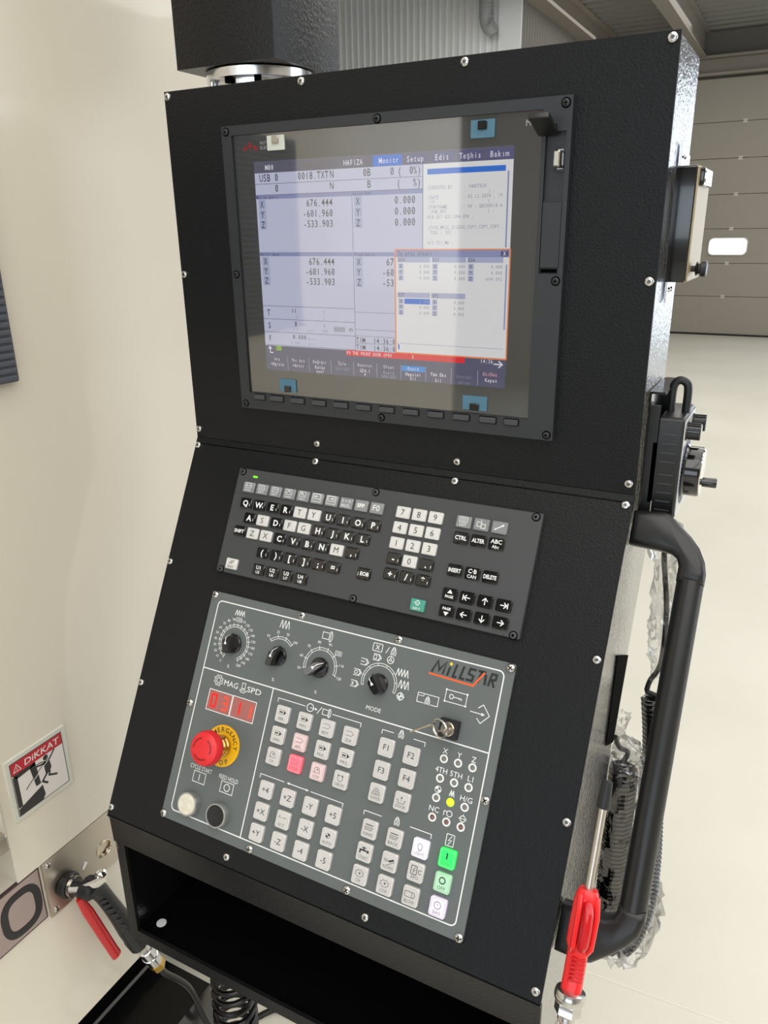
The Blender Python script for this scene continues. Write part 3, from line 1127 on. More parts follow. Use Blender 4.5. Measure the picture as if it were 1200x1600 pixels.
# bottom lines and menu
R(-160, 145, -110, -80.6, 'menu', 1)
R(-46.5, 99.5, -86.6, -80.2, 'red', 5)
T('P9 THE FRONT DOOR OPEN', -46, -83.4, 3.6, 2.65, 'menu_text')
T('5', 37, -83.4, 3.6, 2.65, 'menu_text')
R(-144.5, -136.8, -86, -80.8, 'lime', 5)
T('RDY', -144, -83.4, 2.8, 2.3)
L.line([(-148.5, -89), (-153, -89), (-153, -82.5)], 1.2, z0 + .45, I['menu_text'])
L.poly([(-156, -84.5), (-150, -84.5), (-153, -81)], z0 + .46, I['menu_text'])
L.line([(132, -85.4), (141, -85.4)], 1.3, z0 + .45, I['menu_text'])
L.line([(137.5, -82), (141.6, -85.4), (137.5, -88.8)], 1.3, z0 + .45, I['menu_text'])
T('14:36', 117, -83, 4, 2.9, 'menu_text')
for i, (a, c, e) in enumerate((('Ara', '+Eşitle', ''), ('Tkr Ara', '+Artır', ''), ('Değiştr', 'Kolay', 'ayar'), ('İzle', 'G54-G59', ''), ('Kontrol', 'G54.1', 'P'), ('Ofset', 'Koord', 'G90/G92'), ('Koord', 'Hepsini', 'Sil'), ('', 'Tüm Eks', 'Sil'), ('', 'Sonraki', 'eksen'), ('EkrDüz.', 'Kapat', ''))):
    x = -143.7 + i * 30.4
    R(x + 14.9, x + 15.4, -109, -93 if i < 9 else -108.9, 'cell', 3)
    if i == 6:
        R(x - 14.2, x + 14.2, -99.6, -93.4, 'sky', 4)
    dim = i in (3, 8)
    if a:
        T(a, x, -96.4, 3.6, 2.75, 'pink' if i == 9 else 'menu_text', 'c')
    T(c, x, -102.6 if a or not e else -100.8, 3.6, 2.75, 'grey' if dim or i == 5 else 'menu_text', 'c', .02 if not dim else 0)
    if e:
        T(e, x, -107.2, 3.4, 2.75, 'grey' if dim or i == 5 else 'menu_text', 'c', .02 if not dim else 0)
L.build('lcd_picture', ['lcd_' + n for n in names], du)
b = MB()
b.rect(-186.5, 172.5, -139.5, 150, 5.4)
b.build('protection_film', 'screen_film', du)
b = MB()
for pts in ([(-164, 143.4), (-161.3, 139), (-164, 134.6), (-166.7, 139)], [(-166.9, 138.4), (-169.6, 134), (-175, 134), (-172.2, 138.4)], [(-161.1, 138.4), (-158.4, 134), (-153, 134), (-155.8, 138.4)]):
    b.poly(pts, 4.3, 1)
b.text('MITSUBISHI', -150, 140.5, 3.2, 4.3, 0, 'l', fit=26)
b.text('ELECTRIC', -150, 135.8, 3.2, 4.3, 0, 'l', fit=22)
b.text('M', 155.5, 140.2, 5, 4.3, 0, 'l', bold=.02)
b.build('emblem', ['white_print', 'red_plastic'], du)
# soft keys along the lower edge
SK = None
for i, x in enumerate([-170.5] + [-144.8 + k * 30.4 for k in range(10)] + [155]):
    w = 15 if i in (0, 11) else 18.5
    b = MB()
    b.prism(rrect(0, 0, w, 6, .8, 2), 0, 3.2, .6)
    kx = b.build('softkey', 'softkey', du, (x, -144.4, 7.6))
    b = MB()
    b.line(rrect(0, 0, w + 1.2, 7.2, 1, 2), .8, .5, 0, True)
    b.build('gap', 'black_matt', kx)
SB = None
for x, y in ((-193.4, 154), (-.2, 154.3), (193.6, 153.8), (-193.4, 1), (193.6, -.9), (-193.4, -154), (-.2, -154.2), (193.6, -154.2)):
    if SB is None:
        b = MB()
        b.lathe([(4.6, 0), (4.6, .25), (3.6, .3)], n=18, mi=1)
        b.lathe([(3.5, .2), (3.3, 1.3), (2, 1.9), (0, 2.0)], n=16)
        b.box(-.45, .45, -2, 2, 1.6, 2.1, 1)
        b.box(-2, 2, -.45, .45, 1.6, 2.1, 1)
        SB = b.build('screw', ['bezel', 'black_matt'], du, (x, y, 8))
    else:
        again(SB, (x, y, 8), du)
# front port with its flap turned up
b = MB()
b.prism([(160.5, 0), (194, 0), (194, 4), (160.5, 4)], 0, 18, 1)
fl = b.M
b = MB(Matrix.Translation((178.5, 131.5, 8)) @ Matrix.Rotation(math.radians(70), 4, 'X'))
b.prism(rrect(0, 17, 18.8, 34, 2), 0, 4.6, .8)
b.box(-7, 7, 22, 27, -3, 0)
b.box(-8.5, -5, 2, 9, -3.5, 0)
b.box(4.5, 8.5, 2, 9, -3.5, 0)
b.build('port_flap', 'black_plastic', du)
b = MB()
b.line(rrect(190, 107.5, 10, 20.5, 1.5), 1.2, 4.6, 0, True)
b.prism(rrect(190, 107.5, 9.6, 20, 1.5), 3, 4.4, .2)
b.build('usb_port', 'black_gloss', du)
b = MB()
b.line([(193, 99.5), (187.5, 99.5)], .9, 4.7, 0)
b.line([(193, 115.5), (187.5, 115.5)], .9, 4.7, 0)
b.line([(192.6, 101), (192.6, 114)], .6, 4.7, 0)
b.build('port_contact', 'silver_paint', du)
b = MB()
b.prism(rrect(185.9, 41, 18.6, 59.5, .8), 4.5, 8, .5)
b.build('slot_cover', 'bezel', du)
b = MB()
b.prism(rrect(185.2, 8.3, 16, 3.6, .6), 4.5, 5, .1)
b.build('slot_gap', 'black_matt', du)
us = thing('usb_stick', 'tiny silver usb stick plugged into the port beside the screen', 'usb stick', W(190, -4.4, 107.5), (PI / 2, 0, 0))
b = MB()
b.prism(rrect(0, 0, 5, 11, .6), 0, 6, .4)
b.build('plug', 'steel', us)
b = MB()
b.M = Matrix.Translation((0, 0, 6))
b.prism(rrect(0, 0, 6, 14, 1.6, 3), 0, 7, 1)
b.build('cap', 'nickel', us)
# foam pads under the film's corners
for lab, x, y, w, h, m, m2 in (('pale foam pad at the upper left corner of the lit screen', -127.4, 139.6, 23, 15, 'pale_pad', 'brushed'), ('blue foam pad at the upper right corner of the lit screen', 113.4, 137.8, 24.5, 16, 'blue_pad', 'black_gloss'),
                               ('blue foam pad at the lower left corner of the lit screen', -129, -127.4, 23.5, 15.5, 'blue_pad', 'black_gloss'), ('blue foam pad at the lower right corner of the lit screen', 112.8, -128, 28, 15.5, 'blue_pad', 'black_gloss')):
    pd = thing('corner_pad', lab, 'foam pad', W(x, -5.5, y), (PI / 2, 0, 0), 'foam pads at the corners of the screen')
    b = MB()
    b.prism(rrect(0, 0, w, h, .6), 0, 1.4, .2)
    b.build('pad', m, pd)
    b = MB()
    b.prism(rrect(0, 3 if y > 0 else -4, w * .38, h * .48, 1), 1.4, 3.4, .6)
    b.build('clip', m2, pd)

# ================================================================== key board
KB0 = 168.0
kb = thing('keyboard_panel', 'charcoal alphabetic keyboard panel with black and white square keys on the leaning face', 'keyboard', low(0, KB0) * .001 + Vector((0, 0, 1.45)), R_LOW)
b = MB()
b.prism(rrect(0, KB0 - 100.8, 399.5, 134.6, 1.2, 2), 0, 7, .8)
b.build('plate', 'key_plate', kb)
PROTO = {}


def key(x, s, kind, lab, sub=None, icon=None):
    if kind not in PROTO:
        b = MB()
        if kind == 'k':
            b.prism(rrect(0, 0, 17.4, 13.2, 1.8, 3), 0, 2.6, .9)
            b.prism(rrect(0, 0, 15.2, 11, 1.2, 2), 2.6, 2.9, .3)
        else:
            b.prism(rrect(0, 0, 17.4, 13.4, 1.5, 3), 0, 3.4, .9)
            b.prism(rrect(0, .6, 14.6, 9.8, 1.2, 2), 3.4, 3.7, .3)
        o = b.build('key', {'k': 'black_gloss', 'w': 'white_key', 'g': 'grey_key', 't': 'green_key'}[kind], kb, (x, KB0 - s, 7))
        PROTO[kind] = o
    else:
        o = again_bare(PROTO[kind], (x, KB0 - s, 7), kb)
    p = MB()
    z = 3.0 if kind == 'k' else 3.8
    if icon:
        icon(p, z)
    elif sub:
        p.text(lab, 0, 2.5, 4.4, z, bold=.02, fit=None if len(lab) < 5 else 12)
        p.text(sub, 0, -3.2, 3.4, z, bold=.015)
    elif len(lab) > 2:
        p.text(lab, 0, 0, 4.2, z, bold=.03, fit=min(14.5, 3.4 * len(lab)))
    else:
        p.text(lab, 0, 0, 6.8, z, bold=.03 if kind == 'k' else 0)
    if kind == 'k' and not icon and len(lab) == 1:
        p.line([(6.2, -3.2), (6.2, -.2)], .7, z)
    p.build('legend', 'dark_print' if kind == 'w' else 'white_print', o)
    return o


def again_bare(src, loc, parent):
    c = src.copy()
    COL.objects.link(c)
    c.parent = parent
    c.location = [v * .001 for v in loc]
    return c


def boxed(kind):
    def f(p, z):
        p.line(rrect(0, 2, 9, 6, .6), .55, z, 0, True)
        if kind == 0:
            p.line([(-2.4, .4), (-2.4, 3.8)], .5, z); p.line([(2.4, .4), (2.4, 3.8)], .5, z); p.line([(-4, 2), (4, 2)], .5, z)
        elif kind == 1:
            p.line([(-3.4, 3.2), (3.4, 3.2)], .5, z); p.line([(-3.4, 1.2), (3.4, 1.2)], .5, z)
        elif kind == 2:
            p.line([(-2.6, .6), (-2.6, 3.4), (-.6, 3.4), (-.6, .6)], .5, z); p.line([(2.6, .6), (2.6, 3.4), (.8, 2)], .5, z)
        elif kind == 3:
            p.line([(-3.2, .6), (0, 3.6), (3.2, .6)], .6, z); p.line([(-2, 3.6), (2, 3.6)], .5, z)
        elif kind == 4:
            p.line([(-3, 3.6), (3, .5)], .6, z); p.ring(-1.2, 2.6, 1.4, .5, z)
        elif kind in (5, 6):
            q = -1 if kind == 5 else 1
            p.line([(q * 2.8, 2), (-q * 2, 2)], .6, z); p.line([(q * .6, 3.6), (q * 2.8, 2), (q * .6, .4)], .6, z)
        if kind < 5:
            p.text(['MON', 'SET', 'EDIT', 'DIAG', 'MNT'][kind], 0, -4, 2.2, z, fit=8.5)
        else:
            p.line(rrect(0, .6, 12, 9.6, .6), .5, z, 0, True)
    return f


def back(p, z):
    p.text('S', -4.6, 2.6, 3.6, z); p.text('S', 4.6, 2.6, 3.6, z)
    p.line([(-2, 2.6), (2, 2.6)], .6, z); p.text('BACK', 0, -3, 3.4, z, fit=11)


for i in range(10):
    x = -177.2 + 20.4 * i
    if i < 7:
        key(x, 57, 'g', '', icon=boxed(i))
    elif i == 7:
        key(x, 57, 'g', '', icon=back)
    else:
        key(x, 57, 'g', ('SFP', 'F0')[i - 8])
for row, x0, s, whites in (('QWERTYUIOP', -176.3, 77.5, 'TY'), ('ASDFGHJKL', -166, 95.5, 'SFG'), ('?ZXCVBNM,', -176.4, 113.5, 'ZXM'), ('()[];=', -135.3, 134.5, '')):
    for i, ch in enumerate(row):
        key(x0 + 20.37 * i, s, 'w' if ch in whites and ch else 'k', 'SHIFT' if ch == '?' else ch)
for i in range(4):
    key(-135.6 + 20.6 * i, 155.7, 'k', 'U%d' % (i + 1), 'U%d' % (i + 5))
key(7.4, 134.3, 'k', '; EOB')


def reset(p, z):
    p.line([(-3.4, -.4), (1, 4.6)], .9, z); p.line([(-.6, -.4), (3.8, 4.6)], .9, z); p.text('RESET', 0, -3.6, 2.6, z, fit=9)


key(-176.7, 155.8, 'w', '', icon=reset)
for r_, row in enumerate(('789', '456', '123', '-0.', '+/*')):
    for i, ch in enumerate(row):
        key(40.6 + 20.3 * i, 56.7 + 17.88 * r_, 'w' if ch.isdigit() else 'k', ch)


def inp(p, z):
    p.line([(-2.4, 4), (.6, 5.2), (2.6, 2.4), (.6, -.2), (-2.4, .8)], .7, z); p.line([(-4.6, 2.4), (.2, 2.4)], .7, z); p.text('INPUT', 0, -4, 2.6, z, fit=9)


def lst(p, z):
    p.line(rrect(0, 2.2, 9, 5.6, .8), .6, z, 0, True); p.line([(-3, 3.2), (3, 3.2)], .5, z); p.line([(-3, 1.4), (3, 1.4)], .5, z); p.text('LIST', 0, -3.6, 2.8, z, fit=8)


def win2(p, z):
    p.line(rrect(-2, 0, 5, 5, 0), .6, z, 0, True); p.line(rrect(2.6, -1.6, 5, 4.6, 0), .6, z, 0, True); p.line([(0, 3.4), (0, 5.4)], .6, z)


def dia(p, z):
    p.line([(-4.8, -3), (4.8, 3)], 1, z); p.poly([(5.6, 3.6), (2.4, 3.2), (4.2, .8)], z); p.poly([(-5.6, -3.6), (-2.4, -3.2), (-4.2, -.8)], z)


key(81.2, 155.8, 't', '', icon=inp)
key(114.8, 56, 'g', '', icon=lst)
key(135.4, 56, 'g', '', icon=win2)
key(156.1, 56, 'g', '', icon=dia)
key(115.3, 74, 'k', 'CTRL')
key(135.6, 74, 'k', 'ALTER')
key(155.9, 74, 'k', 'ABC', 'Abc')
key(115.8, 110.2, 'k', 'INSERT')
key(136.2, 110.2, 'k', 'C·B', 'CAN')
key(156.6, 110.2, 'k', 'DELETE')


def arrow(a, bar=0):
    def f(p, z):
        c, s_ = math.cos(math.radians(a)), math.sin(math.radians(a))
        q = lambda x, y: (x * c - y * s_, x * s_ + y * c)
        p.line([q(-3.6, 0), q(3.2, 0)], 1.1, z)
        p.line([q(.4, 3), q(3.6, 0), q(.4, -3)], 1.1, z)
        if bar:
            p.line([q(4.6, 3), q(4.6, -3)], 1.1, z)
    return f


def page(up):
    def f(p, z):
        q = 1 if up else -1
        p.poly([(-3.2, 1.0 * q), (3.2, 1.0 * q), (0, 5.2 * q)][::q], z)
        p.text('PAGE', 0, -2.6 * q, 2.8, z, bold=.03, fit=9.5)
    return f


for x, s, ic in ((115.7, 136.8, page(1)), (136, 136.8, arrow(180, 1)), (156.4, 136.8, arrow(90)), (177.2, 136.8, arrow(0, 1)), (115.7, 155.3, page(0)), (135.9, 155.3, arrow(180)), (156.6, 155.3, arrow(-90)), (177.3, 155.3, arrow(0))):
    key(x, s, 'k', '', icon=ic)
b = MB()
b.prism(rrect(-172.7, KB0 - 42.6, 6.4, 2.2, .4), 6.9, 7.6, .2)
b.build('status_lamp', 'led_green', kb)
KS = None
for x, s in ((-192.8, 38.4), (-.2, 38.4), (192.6, 38.2), (-192.7, 165), (0, 164.7), (192.8, 165)):
    if KS is None:
        b = MB()
        b.lathe([(4.8, 0), (4.8, .25), (3.8, .3)], n=18, mi=1)
        b.lathe([(3.7, .2), (3.5, 1.2), (2, 1.7), (0, 1.8)], n=16)
        b.lathe([(1.6, 1.81), (0, 1.82)], n=6, mi=1)
        KS = b.build('screw', ['softkey', 'black_matt'], kb, (x, KB0 - s, 7))
    else:
        again(KS, (x, KB0 - s, 7), kb)

# ================================================================== operator panel
OP0 = 477.0
op = thing('operator_panel', 'grey operator panel with square white push buttons, rotary knobs and red emergency stop', 'control panel', low(0, OP0) * .001 + Vector((0, 0, 1.45)), R_LOW)


def Y(s):
    return OP0 - s


b = MB()
b.prism(rrect(.5, Y(335.3), 401, 283.4, 3, 4), 0, 3, .5)
b.build('plate', 'op_plate', op)
p = MB()
Z = 3.12
fr = rrect(1.6, Y(334.2), 377.8, 260.6, 6, 5)
p.line(fr, 1.35, Z, 0, True)
p.line([(-187, Y(288.8)), (190.4, Y(288.8))], 1.35, Z)
p.line([(-81, Y(288.8)), (-81, Y(464.2))], 1.35, Z)


def zig(x, s, n, w, h, wd=.9):
    q = [(x - w / 2 + w * i / (2 * n), Y(s) + (h / 2 if i % 2 else -h / 2)) for i in range(2 * n + 1)]
    for a, c in zip(q, q[1:]):
        p.line([a, c], wd, Z)


def wave(x, s, n, w, h, wd=.9):
    p.line([(x - w / 2 + w * i / 64, Y(s) - h / 2 * math.cos(2 * PI * n * i / 64)) for i in range(65)], wd, Z)


def dial(cx, s, a0, a1, n, labs, rl, hgt):
    cy = Y(s)
    p.line(arcpts(cx, cy, 22, a0, a1, 40), .65, Z)
    p.line(arcpts(cx, cy, 19.4, a0, a1, 40), .65, Z)
    for i in range(n + 1):
        a = math.radians(a0 + (a1 - a0) * i / n)
        e = 24.2 if labs and labs[i] else 22
        p.line([(cx + 19.2 * math.cos(a), cy + 19.2 * math.sin(a)), (cx + e * math.cos(a), cy + e * math.sin(a))], .65, Z)
        if labs and labs[i]:
            x, y = cx + rl * math.cos(a), cy + rl * math.sin(a)
            p.text(labs[i], x, y, hgt, Z)
            if labs[i] == '100' and n > 3:
                p.line(rrect(x, y, 8.4, 4.8, .5), .5, Z, 0, True)


dial(-151, 250, 241, -61, 20, [str(i * 10) for i in range(21)], 28.6, 3.1)
dial(-84.3, 250, 135, 45, 3, ['F0', '25', '50', '100'], 27.4, 3.1)
dial(-25.7, 250, 195, -15, 7, ['50', '60', '70', '80', '90', '100', '110', '120'], 28.4, 3.1)
dial(52, 250, 197, -17, 7, None, 0, 0)
for x in (-151.5, -84.4, -24.4):
    p.text('%', x, Y(279.3), 3.6, Z)
p.text('MODE', 52.1, Y(279), 4.6, Z, fit=18.5)
zig(-151.4, 213.2, 4, 14.5, 7)
wave(-84.3, 213, 3, 14, 9)


def chuck(x, s, k=1.0):
    p.line(rrect(x - 2.4 * k, Y(s), 9 * k, 7.4 * k), .75, Z, 0, True)
    p.line([(x + 2.2 * k, Y(s) + 5 * k), (x + 4.4 * k, Y(s) + 6 * k), (x + 6.2 * k, Y(s) + 3 * k), (x + 6.2 * k, Y(s) - 3 * k), (x + 4.4 * k, Y(s) - 6 * k), (x + 2.2 * k, Y(s) - 5 * k)], .75, Z)
    p.line([(x + 3.8 * k, Y(s) + 5.8 * k), (x + 3.8 * k, Y(s) - 5.8 * k)], .75, Z)


chuck(-24, 213.6)
# mode dial icons
p.line(rrect(41.7, Y(211.9), 11.6, 8.6, 1), .8, Z, 0, True)
p.text('X', 41.7, Y(211.9), 5, Z, bold=.01)
p.line([(52.6, Y(216)), (56, Y(208.4))], .8, Z)


def hand(x, s, k=1.0):
    y = Y(s)
    p.line([(x - 2.6 * k, y - 4.6 * k), (x - 3 * k, y - .6 * k), (x - 1.4 * k, y + 3.6 * k), (x, y + 4.8 * k), (x + 1.4 * k, y + 3.6 * k), (x + 3 * k, y - .6 * k), (x + 2.6 * k, y - 4.6 * k)], .8, Z)
    p.line([(x - .9 * k, y - 1.5 * k), (x - .9 * k, y + 3.4 * k)], .7, Z)
    p.line([(x + .9 * k, y - 1.5 * k), (x + .9 * k, y + 3.4 * k)], .7, Z)
    p.line([(x - 1 * k, y - 4.6 * k), (x - 1 * k, y - 2.2 * k), (x + 1 * k, y - 2.2 * k), (x + 1 * k, y - 4.6 * k)], .7, Z)


hand(62, 212.2)


def tape(x, s, inner):
    y = Y(s)
    p.line([(x - 5, y + 3.4), (x + 2.4, y + 3.4), (x + 5.4, y), (x + 2.4, y - 3.4), (x - 5, y - 3.4)], .75, Z)
    p.line([(x + 1, y + 3.2), (x + 3.6, y), (x + 1, y - 3.2)], .8, Z)
    if inner == 0:
        p.line([(x - 5, y), (x, y)], .8, Z)
    elif inner == 1:
        p.ring(x - 2, y, 1.9, .7, Z, n=12)
    elif inner == 2:
        p.line([(x - 4, y - 2), (x - 1, y + 2)], .7, Z)
        p.line([(x - 4, y + 2), (x - 1, y - 2)], .7, Z)
    else:
        p.line(rrect(x - 2.6, y, 3.6, 4), .7, Z, 0, True)


tape(43.6, 222.7, 3)
tape(29.4, 231.2, 0)
tape(23.1, 244.5, 1)
tape(22.3, 257.6, 2)
p.ring(60.3, Y(221.9), 4, .8, Z)
p.ring(60.3, Y(221.9), 1.3, .7, Z, n=10)
for a in (90, 210, 330):
    p.line([(60.3 + 1.4 * math.cos(math.radians(a)), Y(221.9) + 1.4 * math.sin(math.radians(a))), (60.3 + 3.8 * math.cos(math.radians(a)), Y(221.9) + 3.8 * math.sin(math.radians(a)))], .7, Z)
zig(77.6, 232.3, 4, 15, 8.5)
wave(82, 244.6, 3, 13, 8.5)
p.ring(80.6, Y(257.6), 3.8, .9, Z)
p.line([(80.6, Y(252.6)), (80.6, Y(262.6))], .8, Z)
p.line([(75.6, Y(257.6)), (85.6, Y(257.6))], .8, Z)
p.poly([(80.6, Y(257.6)), (80.6, Y(254)), (84.2, Y(257.6))], Z)
p.poly([(80.6, Y(257.6)), (80.6, Y(261.2)), (77, Y(257.6))], Z)
# key switch icons
p.line([(109, Y(257.6)), (100.5, Y(257.6)), (100.5, Y(247.6)), (125, Y(247.6)), (125, Y(257.6)), (116.6, Y(257.6))], .75, Z)
p.line([(100.5, Y(250.4)), (107.6, Y(250.4)), (107.6, Y(247.6))], .6, Z)
hand(112.8, 254.2, .9)
p.line(rrect(143.7, Y(243), 24, 12.4, 1), .75, Z, 0, True)
for x, s in ((131.7, 236.8), (155.7, 236.8), (131.7, 249.2), (155.7, 249.2)):
    p.poly(circle(x, Y(s), 1.1, 10), Z + .02)
p.ring(138.6, Y(243), 2.3, .8, Z, n=14)
p.line([(141, Y(243)), (150, Y(243)), (150, Y(244.8))], .8, Z)
p.line([(147.6, Y(243)), (147.6, Y(244.6))], .7, Z)
p.line([(162, Y(252.4)), (176, Y(252.6))], .8, Z)
p.poly([(178.6, Y(252.6)), (174.6, Y(250.9)), (174.6, Y(254.3))], Z)
p.line([(170, Y(247)), (175, Y(242.6)), (183.4, Y(252.4)), (175, Y(262)), (170, Y(257.6))], .8, Z)
# magazine / spindle
p.line([(-160.6 + (6.8 if i % 2 else 5.4) * math.cos(2 * PI * i / 16), Y(298.8) + (6.8 if i % 2 else 5.4) * math.sin(2 * PI * i / 16)) for i in range(16)], .75, Z, 0, True)
for i in range(7):
    a = 2 * PI * i / 7
    p.ring(-160.6 + 3.3 * math.cos(a), Y(298.8) + 3.3 * math.sin(a), .9, .5, Z, n=8)
p.text('MAG', -141.2, Y(299.2), 6.6, Z, fit=21)
p.line(rrect(-122.6, Y(296.6), 4.6, 6.4), .75, Z, 0, True)
p.line([(-125.8, Y(300.2)), (-119.4, Y(300.2))], .8, Z)
p.line([(-127.6, Y(302)), (-125, Y(304.6)), (-120.2, Y(304.6)), (-117.6, Y(302)), (-127.6, Y(302))], .75, Z)
p.text('SPD', -106.6, Y(298.8), 6.6, Z, fit=20.5)
p.line(rrect(-152.5, Y(323.9), 35.2, 25), .9, Z, 0, True)
p.line(rrect(-116.5, Y(323.6), 34.4, 25), .9, Z, 0, True)
p.text('CYCLE START', -156.5, Y(406.2), 5, Z, fit=33)
p.text('FEED HOLD', -114.6, Y(406.4), 5, Z, fit=28)
for x, c in ((-156.5, 0), (-114.3, 1)):
    p.line(rrect(x, Y(417), 18, 12.6), .8, Z, 0, True)
    if c:
        p.ring(x, Y(417), 4, .9, Z)
    else:
        p.line([(x, Y(413)), (x, Y(421))], 1, Z)


def bracket(x0, x1, s, gap, drop=4.5):
    p.line([(x0, Y(s + drop)), (x0, Y(s)), (gap[0], Y(s))], .8, Z)
    p.line([(gap[1], Y(s)), (x1, Y(s)), (x1, Y(s + drop))], .8, Z)


bracket(-71, 41, 297.8, (-33, 3.6))
bracket(-72.5, 39.6, 387.3, (-39, -3))
p.line([(-34, Y(387.2)), (-7, Y(387.2))], .9, Z)
p.poly([(-36, Y(387.2)), (-31.6, Y(385.7)), (-31.6, Y(388.7))], Z)
p.poly([(-5, Y(387.2)), (-9.4, Y(385.7)), (-9.4, Y(388.7))], Z)
bracket(68, 120, 297.4, (82, 106))
bracket(66.6, 147, 386, (88, 122))
hand(91.1, 296.5, .95)
hand(106.4, 385.6, .95)
p.ring(-26.6, Y(297.8), 4.4, .9, Z)
p.line([(-26.6, Y(297.8)), (-18, Y(297.8))], .8, Z)
p.poly([(-16.6, Y(297.8)), (-20, Y(296.2)), (-20, Y(299.4))], Z)
p.line([(-16.6, Y(302)), (-11.6, Y(293.6))], .8, Z)
chuck(-4, 298, .82)
# lamp captions
for t, x, s in (('X', 144, 299.6), ('Y', 160, 299.6), ('Z', 176.2, 299.6), ('4TH', 143.6, 319.8), ('5TH', 160.6, 319.8), ('L1', 176.6, 319.4), ('H/G', 176.4, 340.4), ('NC', 144.2, 360.2)):
    p.text(t, x, Y(s), 5.6, Z, fit=13.4 if len(t) == 3 else None)
for i in range(4):
    a = i * 90
    p.poly([(144.3, Y(339.8))] + arcpts(144.3, Y(339.8), 3.2, a, a + 90, 6), Z, 0) if i % 2 else None
p.ring(144.3, Y(339.8), 3.4, .7, Z)
zig(160.2, 339.4, 2, 5, 6.4, 1)
p.ring(161.6, Y(360), 3, .8, Z, n=14)
p.line([(158.6, Y(358.4)), (155.4, Y(358.4)), (155.4, Y(363))], .8, Z)
p.ring(176.6, Y(360.4), 3, .8, Z, n=14)
p.line([(172, Y(360.4)), (181, Y(360.4))], .7, Z)
p.line([(176.6, Y(355.6)), (176.6, Y(357.2))], .7, Z)
p.line([(176.6, Y(363.6)), (176.6, Y(365.2))], .7, Z)
p.line(rrect(167.8, Y(385.2), 8.6, 11.6, .6), .8, Z, 0, True)
p.line([(169.4, Y(380.8)), (166, Y(386)), (169.6, Y(385)), (166.4, Y(389.8))], .8, Z)
p.build('printed_legend', 'white_print', op)

# maker's emblem
b = MB()


def ls(pts, w=2.5, mi=0):
    b.line([(x, Y(s)) for x, s in pts], w, Z, mi)


ls([(110.6, 222.6), (116, 209.6), (118.8, 219), (126, 208.6), (123.6, 222.4)])
ls([(130.6, 213), (128.8, 222.8)])
ls([(138, 208.6), (135.4, 222), (139.6, 222)])
ls([(146.2, 208.6), (143.4, 222), (148.6, 222)])
ls([(160.4, 209.6), (153.4, 209.6), (152.4, 215), (158, 216.4), (157, 221.6), (150, 221.6)])
ls([(162.4, 209.4), (171, 209.4)])
ls([(166.4, 209.4), (163.4, 221.6)])
ls([(171.2, 211.6), (171.6, 222.6)], 2.9)
ls([(175.4, 222.8), (177.6, 209.4), (183, 209.4), (182.6, 214.6), (177.6, 216)], 2.4)
ls([(178.6, 215.8), (182, 222.8)], 2.5)
b.poly(circle(131.2, Y(209.6), 1.7, 14), Z, 2)
b.line([(107.8, Y(224.8)), (159.4, Y(226.2)), (169.6, Y(210))], 2.0, Z + .03, 1)
b.build('emblem', ['logo_black', 'orange', 'yellow_dot'], op)


# push buttons
BP = {}


